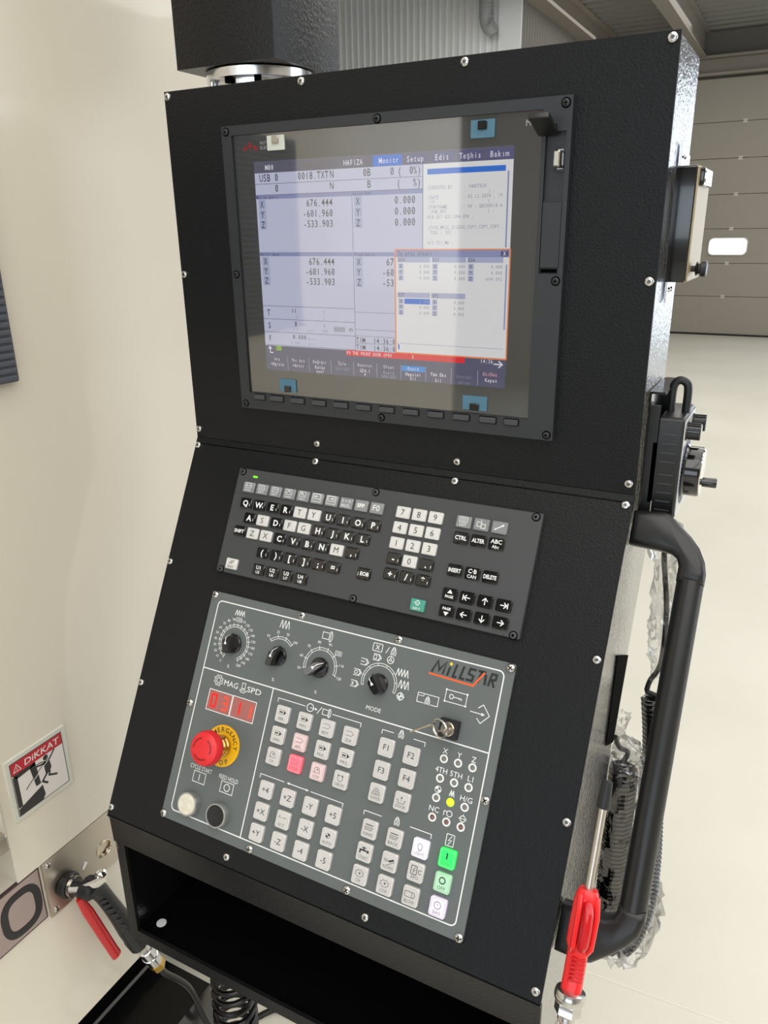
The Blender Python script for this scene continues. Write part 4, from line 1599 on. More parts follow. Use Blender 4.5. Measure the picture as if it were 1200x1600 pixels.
def dr_marks(kind, q, z):
    """small pictogram in the upper half of a button"""
    if kind == 'tape' or kind == 'tapef':
        q.line([(-4.6, 5), (2.4, 5), (5, 2.6), (2.4, .2), (-4.6, .2)], .5, z, 1)
        if kind == 'tapef':
            q.poly([(2.6, .2), (6, 2.6), (2.6, 5)], z + .02)
            q.line([(-3.6, 2.6), (1.2, 2.6)], 1.5, z + .02)
    elif kind == 'gear':
        q.line([((5.4 if i % 2 else 4) * math.cos(2 * PI * i / 16), 2.4 + (4 if i % 2 else 3) * math.sin(2 * PI * i / 16)) for i in range(16)], .5, z, 1, True)
        q.poly(circle(.4, 2.6, 1, 10), z)
    elif kind == 'tray':
        q.line([(-4.6, 5), (4.6, 5)], .9, z)
        q.line([(-4.6, 2.6), (4.6, 2.6), (3, -.4), (-4.6, -.4)], .6, z, 1, True)
        q.line([(-4, 1), (2.8, 1)], .5, z, 1)
    elif kind == 'tap':
        q.line([(-4.4, -1.4), (-4.4, 2.4), (3, 2.4)], 1.7, z)
        q.line([(-.4, 2.4), (-.4, 5)], 1.4, z)
        q.line([(-2.6, 5.2), (2, 5.2)], 1.2, z)
        q.poly(circle(4.6, 2, 1.5, 10), z)
    elif kind == 'brush':
        q.line([(-6, 3), (-3.4, .4), (-.6, 1.6), (-4.6, 3.4)], .6, z, 1)
        q.line([(0, 1), (5.6, 3.8)], 1.9, z)
        q.line([(-2, -3.4), (6.6, 2)], .6, z, 1)
    elif kind == 'bulb':
        q.line(arcpts(0, 2.6, 2.7, -50, 230, 16) + [(-1.7, -.9), (1.7, -.9)], .6, z, 1, True)
        q.line([(-1.3, -2), (1.3, -2)], .6, z, 1)
    elif kind == 'bolt':
        q.line(rrect(-1.6, 2.2, 6.4, 8.6, .5), .7, z, 0, True)
        q.line([(-.4, 5), (-3, 1.8), (-.2, 2.4), (-2.6, -.8)], .7, z)
        q.text('C', 5, 1.8, 4.4, z)
    elif kind == 'blow':
        q.line(rrect(-2, 2, 8, 5.4), .6, z, 1, True)
        q.line([(2, 4.7), (4, 4.7), (5.4, 2), (4, -.7), (2, -.7)], .6, z, 1)
    elif kind == 'power':
        q.ring(0, 2.4, 3.6, .6, z, 1)
        q.line([(0, 2.4), (0, 4.2)], .6, z, 1)
    elif kind == 'on':
        q.line([(0, -.4), (0, 6)], 1.6, z)
    elif kind == 'off':
        q.ring(0, 2.6, 3.1, 1.1, z)
    elif kind == 'door':
        q.line([(-6, 1.6), (-3.6, 1.6), (-3.6, -1.6), (3.6, -1.6), (3.6, 1.6), (6, 1.6)], .6, z, 1)
        q.poly([(0, 5.8), (-1.1, 3.6), (1.1, 3.6)], z)
        q.line([(0, 4), (0, .6)], .5, z, 1)
    elif kind == 'cam':
        q.ring(0, 2.6, 2.9, .6, z, 1)
        q.ring(0, 2.6, 1, .6, z, 1, 10)
        q.line([(-5, -1.4), (-3.4, 2)], .6, z, 1)
        q.line([(5, -1.4), (3.4, 2)], .6, z, 1)
        q.line([(-5, -1.4), (5, -1.4)], .6, z, 1)
    elif kind == 'turn':
        q.ring(0, 2, 3.2, .6, z, 1)
        q.poly([(-3.2, 6.2), (-3.6, 4), (-1.4, 4.6)], z)
        q.poly([(3.2, 6.2), (3.6, 4), (1.4, 4.6)], z)
    elif kind == 'cw':
        q.line(arcpts(0, 2.2, 3.4, -30, 250, 16), .6, z, 1)
        q.poly(circle(.6, 3, .9, 8), z)
        q.line([(-5, -.6), (5, -.6)], .5, z, 1)
    elif kind == 'quad':
        q.poly([(0, 2.8)] + arcpts(0, 2.8, 2.6, 0, 90, 6), z)
        q.poly([(0, 2.8)] + arcpts(0, 2.8, 2.6, 180, 270, 6), z)
        q.ring(0, 2.8, 2.6, .4, z, 0)
    elif kind == 'gt':
        q.line([(-5, 1.6), (-3.6, 5), (-2.2, 1.6)], .6, z, 1)
        q.line([(0, 3), (5.4, 3.4)], .7, z, 1)


def button(x, s, cap, lab, icon=None, big=False, dim=False):
    x, s = x + 2.7 - x * .0066, s - 1.1 - (s - 315) * .0072
    if cap not in BP:
        b = MB()
        b.prism(rrect(0, 0, 17.8, 19.2, 2.4, 4), 0, 5, 1.1)
        o = b.build('push_button', cap, op, (x, Y(s), 3))
        b = MB()
        top = 'cap_top' if cap == 'cap' else cap
        b.prism(rrect(.4, .4, 14.4, 15.8, 1.4, 3), 5, 5.35, .25)
        b.line(rrect(.4, .4, 14.8, 16.2, 1.5, 3), .35, 5.08, 1, True)
        b.build('button_top', [top, 'dim_print'], o)
        BP[cap] = o
    else:
        o = again(BP[cap], (x, Y(s), 3), op)
        for ch in list(o.children):
            if ch.name.startswith('legend'):
                bpy.data.objects.remove(ch)
    q = MB()
    z = 5.5
    if icon:
        dr_marks(icon, q, z)
        q.text(lab, .2, -4.8, 3.1, z, 1, fit=min(11.5, 2.9 * len(lab)))
    else:
        q.text(lab, .6, .6, 6.2 if len(lab) < 3 else 5, z, 0)
    q.build('legend', ['mid_print' if dim else 'dark_print', 'mid_print'], o)


for r_, (s, row) in enumerate(((315.2, (('SBK', 'tapef'), ('M01', 'tapef'), ('BDT', 'tape'), ('ZLK', 'tape'))), (339.8, (('DRN', 'tapef'), ('AFL', 'tape'), ('MLK', 'tapef'), ('PRS', 'tapef'))),
                               (364.7, (('CW', 'cw'), ('STOP', 'tape'), ('CCW', 'cw'), ('ORCM', 'turn'))), (403.7, (('+4', None), ('+Z', None), ('-Y', None), ('+5', None))),
                               (428.7, (('+X', None), ('O.T', 'gt'), ('-X', None), ('AUTO', 'quad'))), (453.2, (('+Y', None), ('-Z', None), ('-4', None), ('-5', None))))):
    for i, (t, ic) in enumerate(row):
        cap = {'AFL': 'cap_pink', 'STOP': 'cap_red', 'CCW': 'cap_pink' if r_ == 2 else 'cap'}.get(t, 'cap')
        button(-62.2 + 30.6 * i, s, cap, t, ic, dim=(t == 'STOP'))
for x, s, t, ic, cap in ((75.7, 315.4, 'F1', None, 'cap'), (106.4, 315.6, 'F2', None, 'cap'), (75.6, 340.3, 'F3', None, 'cap'), (106.5, 340.3, 'F4', None, 'cap'), (75.6, 365, 'SU/NVISI', 'cam', 'cap'), (106.3, 364.8, 'DOOR', 'door', 'cap'),
                         (76.1, 404.2, 'FORWD', 'tray', 'cap'), (106.5, 403.9, 'BACK', 'tray', 'cap'), (137.4, 404.2, 'LIGHT', 'bulb', 'cap_white'), (168.1, 404.2, 'ON', 'on', 'cap_green'),
                         (75.7, 428.9, 'COOLT', 'tap', 'cap'), (106.2, 428.9, 'FLUSH', 'brush', 'cap'), (137.4, 428.7, 'APO', 'bolt', 'cap'), (168.1, 428.8, 'OFF', 'off', 'cap_mint'),
                         (75.8, 453.3, 'CW', 'gear', 'cap'), (106.4, 453.4, 'CCW', 'gear', 'cap'), (137, 453.6, 'BLOW', 'blow', 'cap'), (168.1, 453.6, 'SVO', 'power', 'cap_lilac')):
    button(x, s, cap, t, ic)

# indicator lamps
for r_, s in enumerate((307.7, 328.2, 348.5, 368.8)):
    for i, x in enumerate((144, 160.1, 176.3)):
        lit = (r_, i) == (2, 1)
        b = MB()
        if not lit:
            b.lathe([(4.5, 0), (4.5, .5), (2.9, .5), (2.7, .1)], n=20)
        b.lathe([(4.4 if lit else 2.8, .1), (3.6 if lit else 2.2, .9), (0, 1.2)], n=18, mi=1)
        b.build('indicator_lamp', ['white_print', 'led_lime' if lit else ('led_red_off' if r_ == 3 else 'led_off')], op, (x, Y(s), 3))

# rotary knobs
for x, a, mid in ((-151, 99, 0), (-84.3, 80, 0), (-25.7, 42, 1), (52, 133, 0)):
    b = MB()
    b.lathe([(11.6, 0), (11.6, 2.4), (10.4, 4), (0, 4)], n=28)
    k = b.build('rotary_knob', 'black_gloss', op, (x, Y(251), 3), (0, 0, math.radians(a)))
    b = MB()
    vs = []
    pts = [(-10.5, 4.6), (4, 5.2), (9, 3.6), (13, 0), (9, -3.6), (4, -5.2), (-10.5, -4.6), (-12, -2.5), (-12, 2.5)]
    bot = [(px, py, 3) for px, py in pts]
    tp = [(px * .97 if px < 8 else px * .82, py * .82, 17.5 if px < 8 else (13 if px < 12 else 8)) for px, py in pts]
    n = len(pts)
    b.add(bot + tp, [(i, (i + 1) % n, n + (i + 1) % n, n + i) for i in range(n)][::-1] and [(i, (i + 1) % n, n + (i + 1) % n, n + i) for i in range(n)], 0)
    b.M = None
    b.add(tp, [tuple(range(n))[::-1]], 0)
    b.f = [tuple(reversed(f)) for f in b.f]
    b.build('grip', 'black_gloss', k, smooth=25)
    b = MB()
    b.add([(-1, -1.9, 17.8), (-1, 1.9, 17.8), (4.2, 0, 17.8)], [(0, 2, 1)])
    b.add([(4, -.5, 17.8), (4, .5, 17.8), (7.4, .5, 17.0), (7.4, -.5, 17.0), (10.9, .4, 8.4), (10.9, -.4, 8.4)], [(0, 3, 2, 1), (3, 5, 4, 2)])
    b.build('pointer', 'white_print', k)

# the red number display
SEG = {'0': 'abcdef', '1': 'bc', '3': 'abcdg', '9': 'abcdfg', '8': 'abcdefg'}
for x0, w, digits in ((-152.5, 34, '03'), (-116.5, 33.2, '11')):
    b = MB()
    b.prism(rrect(x0, Y(323.8), w, 23.6, .5), 2.9, 3.3, .1)
    d = b.build('number_display', 'red_window', op)
    for j, dg in enumerate(digits):
        cx, cy = x0 - w / 4 + j * w / 2, Y(323.8)
        b = MB()
        ww, hh, t = 3.4, 7.4, 2.3
        sg_ = dict(a=((-ww, hh), (ww, hh)), b=((ww, hh), (ww, 0)), c=((ww, 0), (ww, -hh)), d=((-ww, -hh), (ww, -hh)), e=((-ww, 0), (-ww, -hh)), f=((-ww, hh), (-ww, 0)), g=((-ww, 0), (ww, 0)))
        for ch in SEG[dg]:
            (ax_, ay), (bx_, by) = sg_[ch]
            b.line([(cx + ax_, cy + ay), (cx + bx_, cy + by)], t, 3.5, 0)
        b.build('digit', 'segment' if dg in '01' and j == 0 else 'segment_warm', d)

# emergency stop
EX, ES = -133.3, 372
b = MB()
b.lathe([(24.6, 0), (24.6, 1.2), (12, 1.2)], n=48)
es = b.build('emergency_stop', 'yellow', op, (EX, Y(ES), 3))
b = MB()
for word, a0, a1, rr_ in (('EMERGENCY', 158, 6, 19.3), ('STOP', 236, 304, 19.3)):
    for i, ch in enumerate(word):
        a = math.radians(a0 + (a1 - a0) * i / (len(word) - 1))
        flip = word == 'STOP'
        b.text(ch, rr_ * math.cos(a), rr_ * math.sin(a), 5.4, 1.35, bold=.012, rot=a + (PI / 2 if flip else -PI / 2))
b.build('ring_lettering', 'dark_print', es)
b = MB()
b.lathe([(12.4, 1), (13.2, 2), (13.2, 6), (11.8, 7.4), (11.8, 11), (10.4, 12.4), (10.4, 26), (0, 26)], n=32)
b.build('collar', 'gold', es)
b = MB()
b.lathe([(12, 24), (19.6, 25.4), (20.6, 27.2), (20.4, 33), (18.8, 37.2), (15, 39.6), (9, 40.8), (0, 41.2)], n=40)
b.build('mushroom_cap', 'estop_red', es)
b = MB()
for k in range(3):
    a0 = 90 + 120 * k
    pts = arcpts(0, 0, 11.6, a0 + 14, a0 + 96, 12)
    b.add([(px, py, 40.75) for px, py in pts] + [(px * 1.14, py * 1.14, 40.2) for px, py in pts], [(i, 13 + i, 14 + i, i + 1) for i in range(12)])
b.build('turn_arrow', 'arrow_red', es)

# round start and hold buttons
for x, s, m, m2, nm in ((-159.3, 448.8, 'cream_button', 'silver_paint', 'start_button'), (-115.6, 448.8, 'black_rubber', 'silver_paint', 'hold_button')):
    b = MB()
    b.lathe([(14.4, 0), (14.4, 8), (13.6, 9.4), (12.4, 9.4), (12.2, 8.4), (12.2, 4)], n=36)
    o = b.build(nm, m2, op, (x, Y(s), 3))
    b = MB()
    b.lathe([(12.2, 4), (12.2, 9.6), (11.4, 10.4), (0, 10.8)] if nm == 'start_button' else [(12.2, 4), (12.2, 8.2), (11, 8.0), (0, 7.6)], n=36)
    b.build('button_face', m, o)

# key switch
b = MB()
b.prism(rrect(0, 0, 20.6, 19.4, .8), 0, 8.5, .6)
ksw = b.build('key_switch', 'black_plastic', op, (144.6, Y(275.4), 3))
b = MB()
b.lathe([(7.6, 8), (7.6, 10.4), (6.6, 11.4), (0, 11.4)], n=28)
b.build('barrel', 'nickel', ksw)
ky = thing('key', 'small nickel key with a wire ring turned in the black key switch', 'key', low(144.6, 275.4, 14.6) * .001 + Vector((0, 0, 1.45)), R_LOW)
b = MB(Matrix.Rotation(math.radians(25), 4, 'Z') @ Matrix.Rotation(PI / 2, 4, 'X'))
b.prism([(-2.2, -2), (2.2, -2), (2.2, 5), (5.4, 9), (5.6, 15), (2.4, 19), (-2.4, 19), (-5.6, 15), (-5.4, 9), (-2.2, 5)], -.9, .9, .2)
b.build('bow', 'nickel', ky)
b = MB(Matrix.Translation((-3, 1, 14)) @ Matrix.Rotation(math.radians(18), 4, 'X') @ Matrix.Rotation(math.radians(-24), 4, 'Y'))
b.tube([(10.4 * math.cos(2 * PI * i / 32), 9.6 * math.sin(2 * PI * i / 32), 0) for i in range(33)], 1.1, 8, cap=False)
b.build('ring', 'chrome', ky)
b = MB(Matrix.Translation((-12, 3, 13)) @ Matrix.Rotation(math.radians(212), 4, 'Z') @ Matrix.Rotation(PI / 2, 4, 'X'))
b.prism([(-2, -2.6), (8, -2.8), (10, -1.5), (26, -1.3), (28, 0), (26, 1.3), (10, 1.5), (8, 2.8), (-2, 2.6)], -.8, .8, .2)
b.build('spare_key', 'nickel', ky)

PS = None
for x, s in ((-194.3, 198.3), (-64, 197.6), (65.3, 197.6), (196, 198.5), (-194.9, 335.4), (196.5, 335.3), (-196.2, 472.4), (-65, 472.3), (65.8, 472.2), (196.7, 472.7)):
    if PS is None:
        b = MB()
        b.lathe([(5, 0), (4.9, .9), (3.8, 2.3), (1.8, 3), (0, 3.1)], n=18)
        b.box(-.55, .55, -2.8, 2.8, 2.4, 3.12, 1)
        b.box(-2.8, 2.8, -.55, .55, 2.4, 3.12, 1)
        PS = b.build('screw', ['steel', 'black_matt'], op, (x, Y(s), 3))
    else:
        o = again(PS, (x, Y(s), 3), op)
        o.rotation_euler = (0, 0, random.uniform(0, 1.5))

# ================================================================== what hangs on the console's side
TOP = Vector((0, 0, FLOOR))
# steel covered interface box
ib = thing('interface_box', 'black and brushed steel port cover box on the side of the console top', 'cover box', W(HW + 10, 87, -3))


def GI():
    return G(HW + 10, 87, -3)


for z0, z1, nm in ((99, 122, 1), (-24, 0, 0)):
    b = GI()
    b.M = b.M @ Matrix.Translation((HW, 0, 0)) @ YZ
    lo, hi = (54, 112)
    b.prism([(lo, z0), (hi, z0), (hi - (0 if nm else 14), z0 - 0), (hi, z1 - (9 if nm else 0)), (lo, z1)] if nm else [(lo, z0), (hi - 10, z0 + 9), (hi, z1), (lo, z1)], .2, 2.2, .4)
    o = b.build('back_plate', 'machined', ib)
    for y in (66, 80):
        b = GI()
        b.M = b.M @ Matrix.Translation((HW + 2, y, (z0 + z1) / 2)) @ YZ
        b.lathe([(2.6, 0), (2.4, 1.4), (0, 1.8)], n=12)
        b.build('screw', 'steel', o)
b = GI()
b.M = b.M @ Matrix.Translation((HW + 1, 0, 0)) @ YZ
b.prism(rrect(87, 48.5, 88, 104, 2, 3), 0, 18.6, 1.2)
b.build('box_body', 'black_gloss', ib)
b = GI()
b.M = b.M @ Matrix.Translation((HW + 19.4, 0, 0)) @ YZ
b.prism(rrect(88, 48.5, 86, 103, 1.5, 3), 0, 1.6, .5)
b.build('lid', 'lid_steel', ib)
b = GI()
b.M = b.M @ Matrix.Translation((HW + 20.8, 0, 0)) @ YZ
b.prism(rrect(84, 91, 60, 16, 1.5), 0, 4.2, 1)
lt = b.build('latch', 'black_gloss', ib)
b = GI()
b.M = b.M @ Matrix.Translation((HW + 24.8, 0, 0)) @ YZ
b.prism(rrect(80, 91.4, 44, 11, 1), 0, 1.2, .4)
b.build('latch_face', 'chrome', lt)
b = GI()
b.M = b.M @ Matrix.Translation((HW + 20.8, 72, 8)) @ YZ
b.lathe([(3, 0), (3, 3), (6.4, 4), (7, 5), (5, 6.5), (5, 8), (7.8, 9), (7.8, 13), (6.6, 14), (0, 14)], n=18)
b.build('thumb_knob', 'black_plastic', ib)

# handwheel pendant in its holder
hw = thing('handwheel_pendant', 'black handwheel box with two knobs and a crank on the console side', 'pendant', W(HW + 26, 70, -241))


def GH(M=None):
    b = G(HW + 26, 70, -241)
    if M is not None:
        b.M = b.M @ M
    return b


XB = HW + 13
hold = thing('pendant_holder', 'black angled sheet holder behind the handwheel box on the console side', 'holder', W(HW + 6, 70, -241))
b = G(HW + 6, 70, -241)
b.box(HW + .2, HW + 2.6, 28, 118, -250, -108)
b.box(HW + 2.6, XB + 3, 28, 118, -110, -107.6)
b.build('plate', 'black_gloss', hold)
b = G(HW + 6, 70, -241)
b.box(HW + 2.6, XB - 1, 30, 34, -246, -122)
b.box(HW + 2.6, XB - 1, 108, 112, -246, -122)
b.box(XB - 4.5, XB - 1, 30, 60, -224, -160)
b.build('bracket', 'black_plastic', hold)
b = GH(Matrix.Translation((XB, 0, 0)) @ YZ)
b.prism(rrect(71, -187, 82, 108, 5, 3), 0, 23.4, 2)
b.build('body', 'black_plastic', hw)
for i in range(10):
    b = GH()
    zz = -150 - i * 9.6 - (4 if i > 3 else 0)
    b.box(XB + 3.5, XB + 18, 29.2, 30.6, zz - .6, zz + .6)
    b.build('side_rib', 'softkey', hw)
b = GH(Matrix.Translation((XB + 23.4, 0, 0)) @ YZ)
b.prism(rrect(71, -188, 74, 102, 4, 3), 0, .8, .2)
fp = b.build('face_plate', 'dial_plate', hw)
b = GH(Matrix.Translation((XB + 24.3, 0, 0)) @ YZ)
b.poly(circle(71, -197, 36, 36), 0, 0)
for i in range(50):
    a = 2 * PI * i / 50
    b.line([(71 + 31 * math.cos(a), -197 + 31 * math.sin(a)), (71 + 35 * math.cos(a), -197 + 35 * math.sin(a))], .8, .12, 1)
b.build('dial_scale', ['dial_blue', 'white_print'], fp)
hk = [(XB + 4, 66, -135), (XB + 4, 66, -112), (XB + 6, 66, -104), (XB + 11, 66, -101), (XB + 17, 66, -104), (XB + 19, 66, -112), (XB + 19, 66, -135)]
b = GH()
b.tube(spline(hk, 5), 4.2, 10, flat=.7)
b.build('hook_loop', 'black_plastic', hw)
for y, z in ((49, -149), (92, -149)):
    b = GH(Matrix.Translation((XB + 24, y, z)) @ YZ)
    b.lathe([(10, 0), (10, 1.6), (8.2, 2), (8.2, 13.2), (7.4, 14.2), (0, 14.2)], n=20)
    k = b.build('selector_knob', 'black_gloss', hw)
    for i in range(12):
        a = 2 * PI * i / 12
        b = GH(Matrix.Translation((XB + 24, y, z)) @ YZ @ Matrix.Rotation(a, 4, 'Z'))
        b.prism(rrect(8.2, 0, 1.4, 1.8, .4), 2, 13.6, .4)
        b.build('knob_rib', 'black_plastic', k)
b = GH(Matrix.Translation((XB + 24.2, 71, -197)) @ YZ)
b.lathe([(28, 0), (28.6, 1), (26.4, 3), (26.4, 15.6), (25.4, 17.4), (0, 17.6)], n=48)
wh = b.build('handwheel', 'black_gloss', hw)
b = GH(Matrix.Translation((XB + 24.2, 71, -197)) @ YZ)
b.lathe([(25, 17.5), (24, 18.4), (0, 18.6)], n=40)
b.build('wheel_cap', 'chrome', wh)
b = GH(Matrix.Translation((XB + 42, 56, -203)) @ YZ)
b.lathe([(3.4, 0), (3.4, 2), (5, 2.6), (5.2, 15.6), (4.4, 16.8), (0, 16.8)], n=18)
b.build('crank', 'black_gloss', wh)

# the grab handle: a tube between two cast ends, parallel to the leaning face
gh = thing('grab_handle', 'black round grab handle bar on the lower side of the console', 'handle', W(330, -90, -633))


def GG(M=None):
    b = G(330, -90, -633)
    if M is not None:
        b.M = b.M @ M
    return b


b = GG(MLO)
b.tube([(350.5, -74, -25), (350.5, -396, -25)], 13, 24)
b.build('tube', 'black_plastic', gh)


def cast(poly, nm):
    """a cast end: a flat outline with rounded edges on both faces"""
    p = [(x, -s) for x, s in poly]
    if sum(a[0] * c[1] - c[0] * a[1] for a, c in zip(p, p[1:] + p[:1])) < 0:
        p.reverse()
    rings = [(6.5, -13), (2.2, -11.2), (0, -7), (0, 7), (2.2, 11.2), (6.5, 13)]
    n = len(p)
    b = GG(MLO)
    vs = [(x, y, -25 + z) for d, z in rings for x, y in (inset(p, d) if d else p)]
    fs = [(k * n + i, k * n + (i + 1) % n, (k + 1) * n + (i + 1) % n, (k + 1) * n + i) for k in range(5) for i in range(n)]
    fs += [tuple(reversed(range(n))), tuple(5 * n + i for i in range(n))]
    b.add(vs, fs)
    return b.build(nm, 'black_plastic', gh, smooth=40)


cast([(HW + .3, 12), (316, 9.6), (321, 11), (345, 31), (354, 41), (360.5, 53), (363.5, 65), (363.5, 77), (337.5, 77), (337.5, 62), (335, 54.5), (329, 50.5), (320, 49), (HW + .3, 47.5)], 'handle_end')
cast([(HW + .3, 410), (328, 409), (335, 406), (337.5, 399), (337.5, 393), (363.5, 393), (363.5, 404), (360.5, 416), (352, 428), (340, 440), (322, 455), (314, 457), (HW + .3, 456)], 'handle_end')

# coiled cable of the pendant
cc = thing('coiled_cable', 'black coiled cable hanging in a loop behind the black grab handle', 'cable', W(318, 80, -880))
lead = spline([(312, 72, -243), (312, 80, -300), (321, 86, -370), (322, 88, -440), (312, 90, -470), (309, 90, -486)], 8)
c1 = spline([(318, 90, -492), (326, 90, -554), (332, 88, -649), (338, 86, -741), (337, 82, -815), (322, 74, -872), (303, 66, -868), (297, 62, -800), (297, 62, -720), (297, 62, -640), (297, 62, -585)], 8)
hel = coil(c1, lambda t: 12.5 + 3 * max(0, min(1, (t - .5) * 5)), 104, 10)
tail = spline([hel[-1], (300, 60, -560), (292, 40, -540), (287.6, 30, -520)], 6)
b = G(318, 80, -880)
b.tube(lead + [hel[0]], 3.1, 8)
b.build('lead', 'black_rubber', cc)
b = G(318, 80, -880)
b.tube(hel, 3.0, 6)
b.build('coil', 'black_gloss', cc)
b = G(318, 80, -880)
b.tube(tail, 3.1, 8)
b.build('tail', 'black_rubber', cc)


def wrap(name, label, path, radii, seed, org, rough=.38):
    """crumpled clear plastic wound about a path"""
    rnd = random.Random(seed)
    P = [Vector(q) for q in path]
    n = 26
    vs, fs = [], []
    up = Vector((1, 0, 0))
    for i, p_ in enumerate(P):
        a, c = P[max(0, i - 1)], P[min(len(P) - 1, i + 1)]
        t = (c - a).normalized()
        N = (up - t * up.dot(t)).normalized()
        B = t.cross(N)
        ph = rnd.uniform(0, 6)
        for k in range(n):
            q = 2 * PI * k / n
            r_ = radii[i] * (1 + rough * .45 * math.sin(5 * q + ph) * .6 + rough * rnd.uniform(-.5, .5))
            vs.append(p_ + N * math.cos(q) * r_ + B * math.sin(q) * r_ + t * rnd.uniform(-1.5, 1.5))
    for i in range(len(P) - 1):
        fs += [(i * n + k, i * n + (k + 1) % n, (i + 1) * n + (k + 1) % n, (i + 1) * n + k) for k in range(n)]
    b = G(*org)
    b.add(vs, fs)
    o = b.build(name, 'film', None, W(*org), smooth=46)
    tag(o, label, 'plastic wrap', 'clear wraps on the coiled cable')
    return o


def interp(vals, n):
    out = []
    for i in range(n):
        t = i / (n - 1) * (len(vals) - 1)
        j = min(int(t), len(vals) - 2)
        out.append(vals[j] + (vals[j + 1] - vals[j]) * (t - j))
    return out


pa = spline([(311, 76, -262), (314, 82, -310), (320, 86, -370), (322, 88, -430), (319, 88, -468)], 6)
wrap('plastic_wrap', 'clear plastic bag around the straight upper end of the hanging cable', pa, interp([15, 21, 11, 14, 16, 18, 15, 9, 7], len(pa)), 3, (316, 82, -470))
pb = spline([(338, 86, -770), (337, 82, -815), (322, 74, -872), (303, 66, -868), (297, 62, -820)], 6)
wrap('plastic_wrap', 'clear plastic wrapped around the lowest bend of the hanging cable loop', pb, interp([18, 24, 28, 26, 21], len(pb)), 5, (320, 76, -890))
pc = spline([(297, 62, -815), (297, 62, -740), (297, 62, -660), (297, 62, -590), (300, 60, -560), (296, 46, -540), (291, 34, -515), (292, 36, -490)], 7)
wrap('plastic_wrap', 'clear plastic wrapped up the rising coil between console side and grab handle', pc, interp([21, 23, 22, 23, 21, 17, 8, 6, 10], len(pc)), 9, (297, 62, -820))

# red blow gun hanging at the side
rg = thing('red_blow_gun', 'red plastic blow gun with a thin steel pipe hanging beside the console', 'air gun', W(320, -270, -566))
gt, ge = Vector((320, -196, -408)), Vector((320, -274, -570))
gd = (ge - gt).normalized()


def GR(M=None):
    b = G(320, -270, -566)
    if M is not None:
        b.M = b.M @ M
    return b


b = GR(axis(gt, gd))
b.lathe([(2.6, 0), (4.6, 1), (5.6, 16), (6, 22), (5.4, 24), (0, 24)], n=18)
b.build('tip', 'grip_grey', rg)
b = GR(axis(gt, gd))
b.lathe([(3.5, 20), (3.5, 100), (0, 100)], n=16)
b.build('pipe', 'brushed', rg)
LG = 172.0
side_v = Vector((1, 0, 0))
frm = axis(gt, gd, (1, 0, 0))
b = GR(frm)
gp2 = [(-9, 94, 11, 6), (0, 96, 11.5, 6.5)]
prof = [(94, 6.5, 7.5), (97, 8, 9), (104, 8.2, 10.5), (126, 8, 11), (140, 8.6, 11), (146, 7.4, 8.6), (170, 7.6, 8.6), (180, 8, 8.8), (184, 8, 8.6)]
vs, n = [], 16
for z, hx, hy in prof:
    for px, py in rrect(0, 0, 2 * hx, 2 * hy, min(hx, hy) * .7, 3):
        vs.append((px, py, z))
n = len(rrect(0, 0, 10, 10, 2, 3))
fs = [(k * n + i, k * n + (i + 1) % n, (k + 1) * n + (i + 1) % n, (k + 1) * n + i) for k in range(len(prof) - 1) for i in range(n)] + [tuple(reversed(range(n))), tuple((len(prof) - 1) * n + i for i in range(n))]
b.add(vs, fs)
b.build('grip', 'red_gun', rg)
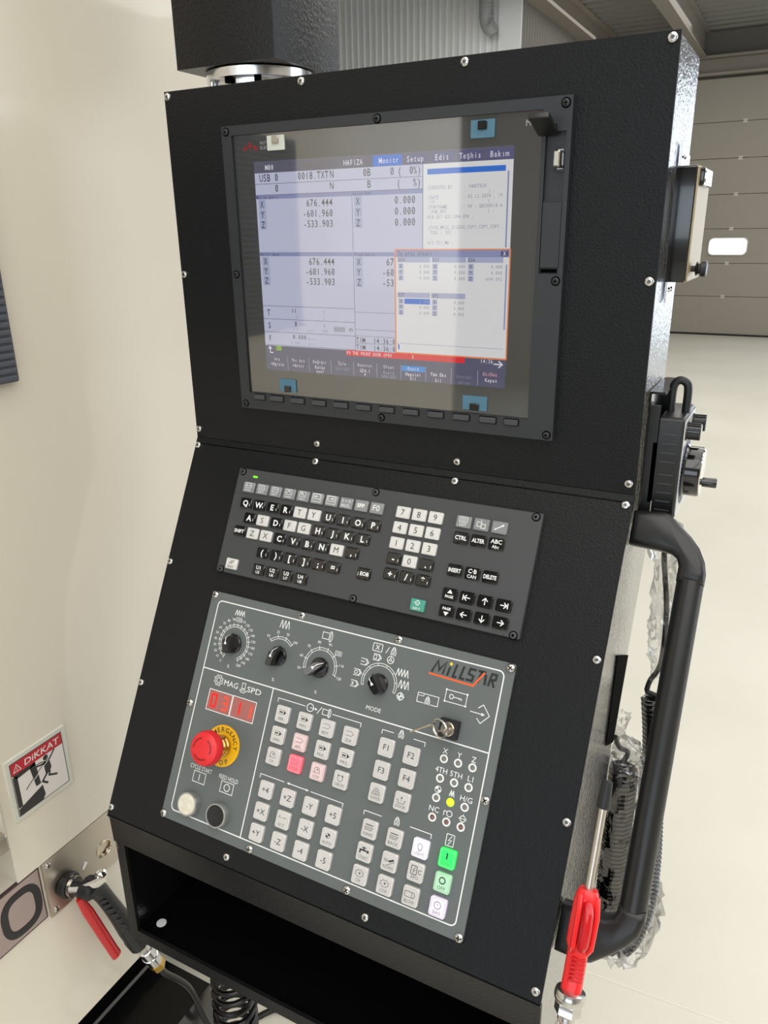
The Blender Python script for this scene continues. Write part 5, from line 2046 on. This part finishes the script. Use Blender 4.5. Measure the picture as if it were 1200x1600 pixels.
# the trigger stands on the side that faces the viewer
b = GR()
vdir = Vector((.35, -.9, .25)).normalized()
vdir = (vdir - gd * vdir.dot(gd)).normalized()
sd = gd.cross(vdir)
q0 = gt + gd * 104 + vdir * 9
b.tube([gt + gd * 104 + vdir * 8, gt + gd * 110 + vdir * 14, gt + gd * 122 + vdir * 16, gt + gd * 136 + vdir * 15, gt + gd * 141 + vdir * 10], [4, 4.6, 4.6, 4.2, 3.6], 10)
b.build('trigger', 'red_plastic', rg)
for sgn in (-1, 1):
    b = GR()
    b.tube([gt + gd * 98 + sd * sgn * 7.2 + vdir * 6, gt + gd * 112 + sd * sgn * 7.8 + vdir * 12, gt + gd * 140 + sd * sgn * 7.4 + vdir * 11, gt + gd * 146 + sd * sgn * 6.4 + vdir * 5], 2.6, 8)
    b.build('trigger_guard', 'red_gun', rg)
for i in range(6):
    b = GR(axis(gt + gd * (151 + i * 3.6) + vdir * 7.2, vdir, gd))
    b.prism(rrect(0, 0, 12, 1.7, .5), 0, 2, .4)
    b.build('grip_rib', 'red_plastic', rg)
b = GR(axis(gt, gd))
b.lathe([(8, 179), (12.6, 181), (13.4, 184), (13.4, 188), (12, 191), (9.6, 192)], n=28)
b.lathe([(10.8, 191), (11.6, 192), (11.6, 200), (9, 202)], n=6)
b.lathe([(7.6, 199), (7.6, 206), (6, 208), (0, 208)], n=20)
b.build('coupler', 'steel', rg)
b = GR()
b.tube(spline([gt + gd * 204, gt + gd * 226, Vector((320, -296, -640)), Vector((321, -292, -700)), Vector((322, -270, -800)), Vector((320, -230, -960))], 6), 4.6, 10)
b.build('hose', 'red_hose', rg)
b = GR()
b.tube(spline([gt + gd * 186 + vdir * 10, Vector((312, -290, -600)), Vector((303, -292, -640)), Vector((292, -280, -690)), Vector((288, -262, -740))], 6), .6, 6)
b.build('wire', 'steel', rg)

# spring coiled hose below the console
ch = thing('coiled_air_hose', 'glossy black spring coiled air hose hanging below the console compartment', 'hose', W(-272, -60, -1330))
hp2 = [(-266, -60, -869), (-268, -60, -1000), (-270, -60, -1150), (-276, -60, -1300)]
hel = coil(spline(hp2, 8), 33, 17.5, 22)
b = G(-272, -60, -1330)
b.tube(hel, 5.2, 10)
b.build('coil', 'hose_black', ch)
lp = [hel[-1]] + [Vector((-300 + 62 * math.cos(a), -72 + 50 * math.sin(a), -1318 - i * 3.4)) for i, a in enumerate([.6 + .35 * k for k in range(30)])]
b = G(-272, -60, -1330)
b.tube(spline(lp, 2), 6.2, 10)
b.build('loose_loops', 'hose_black', ch)
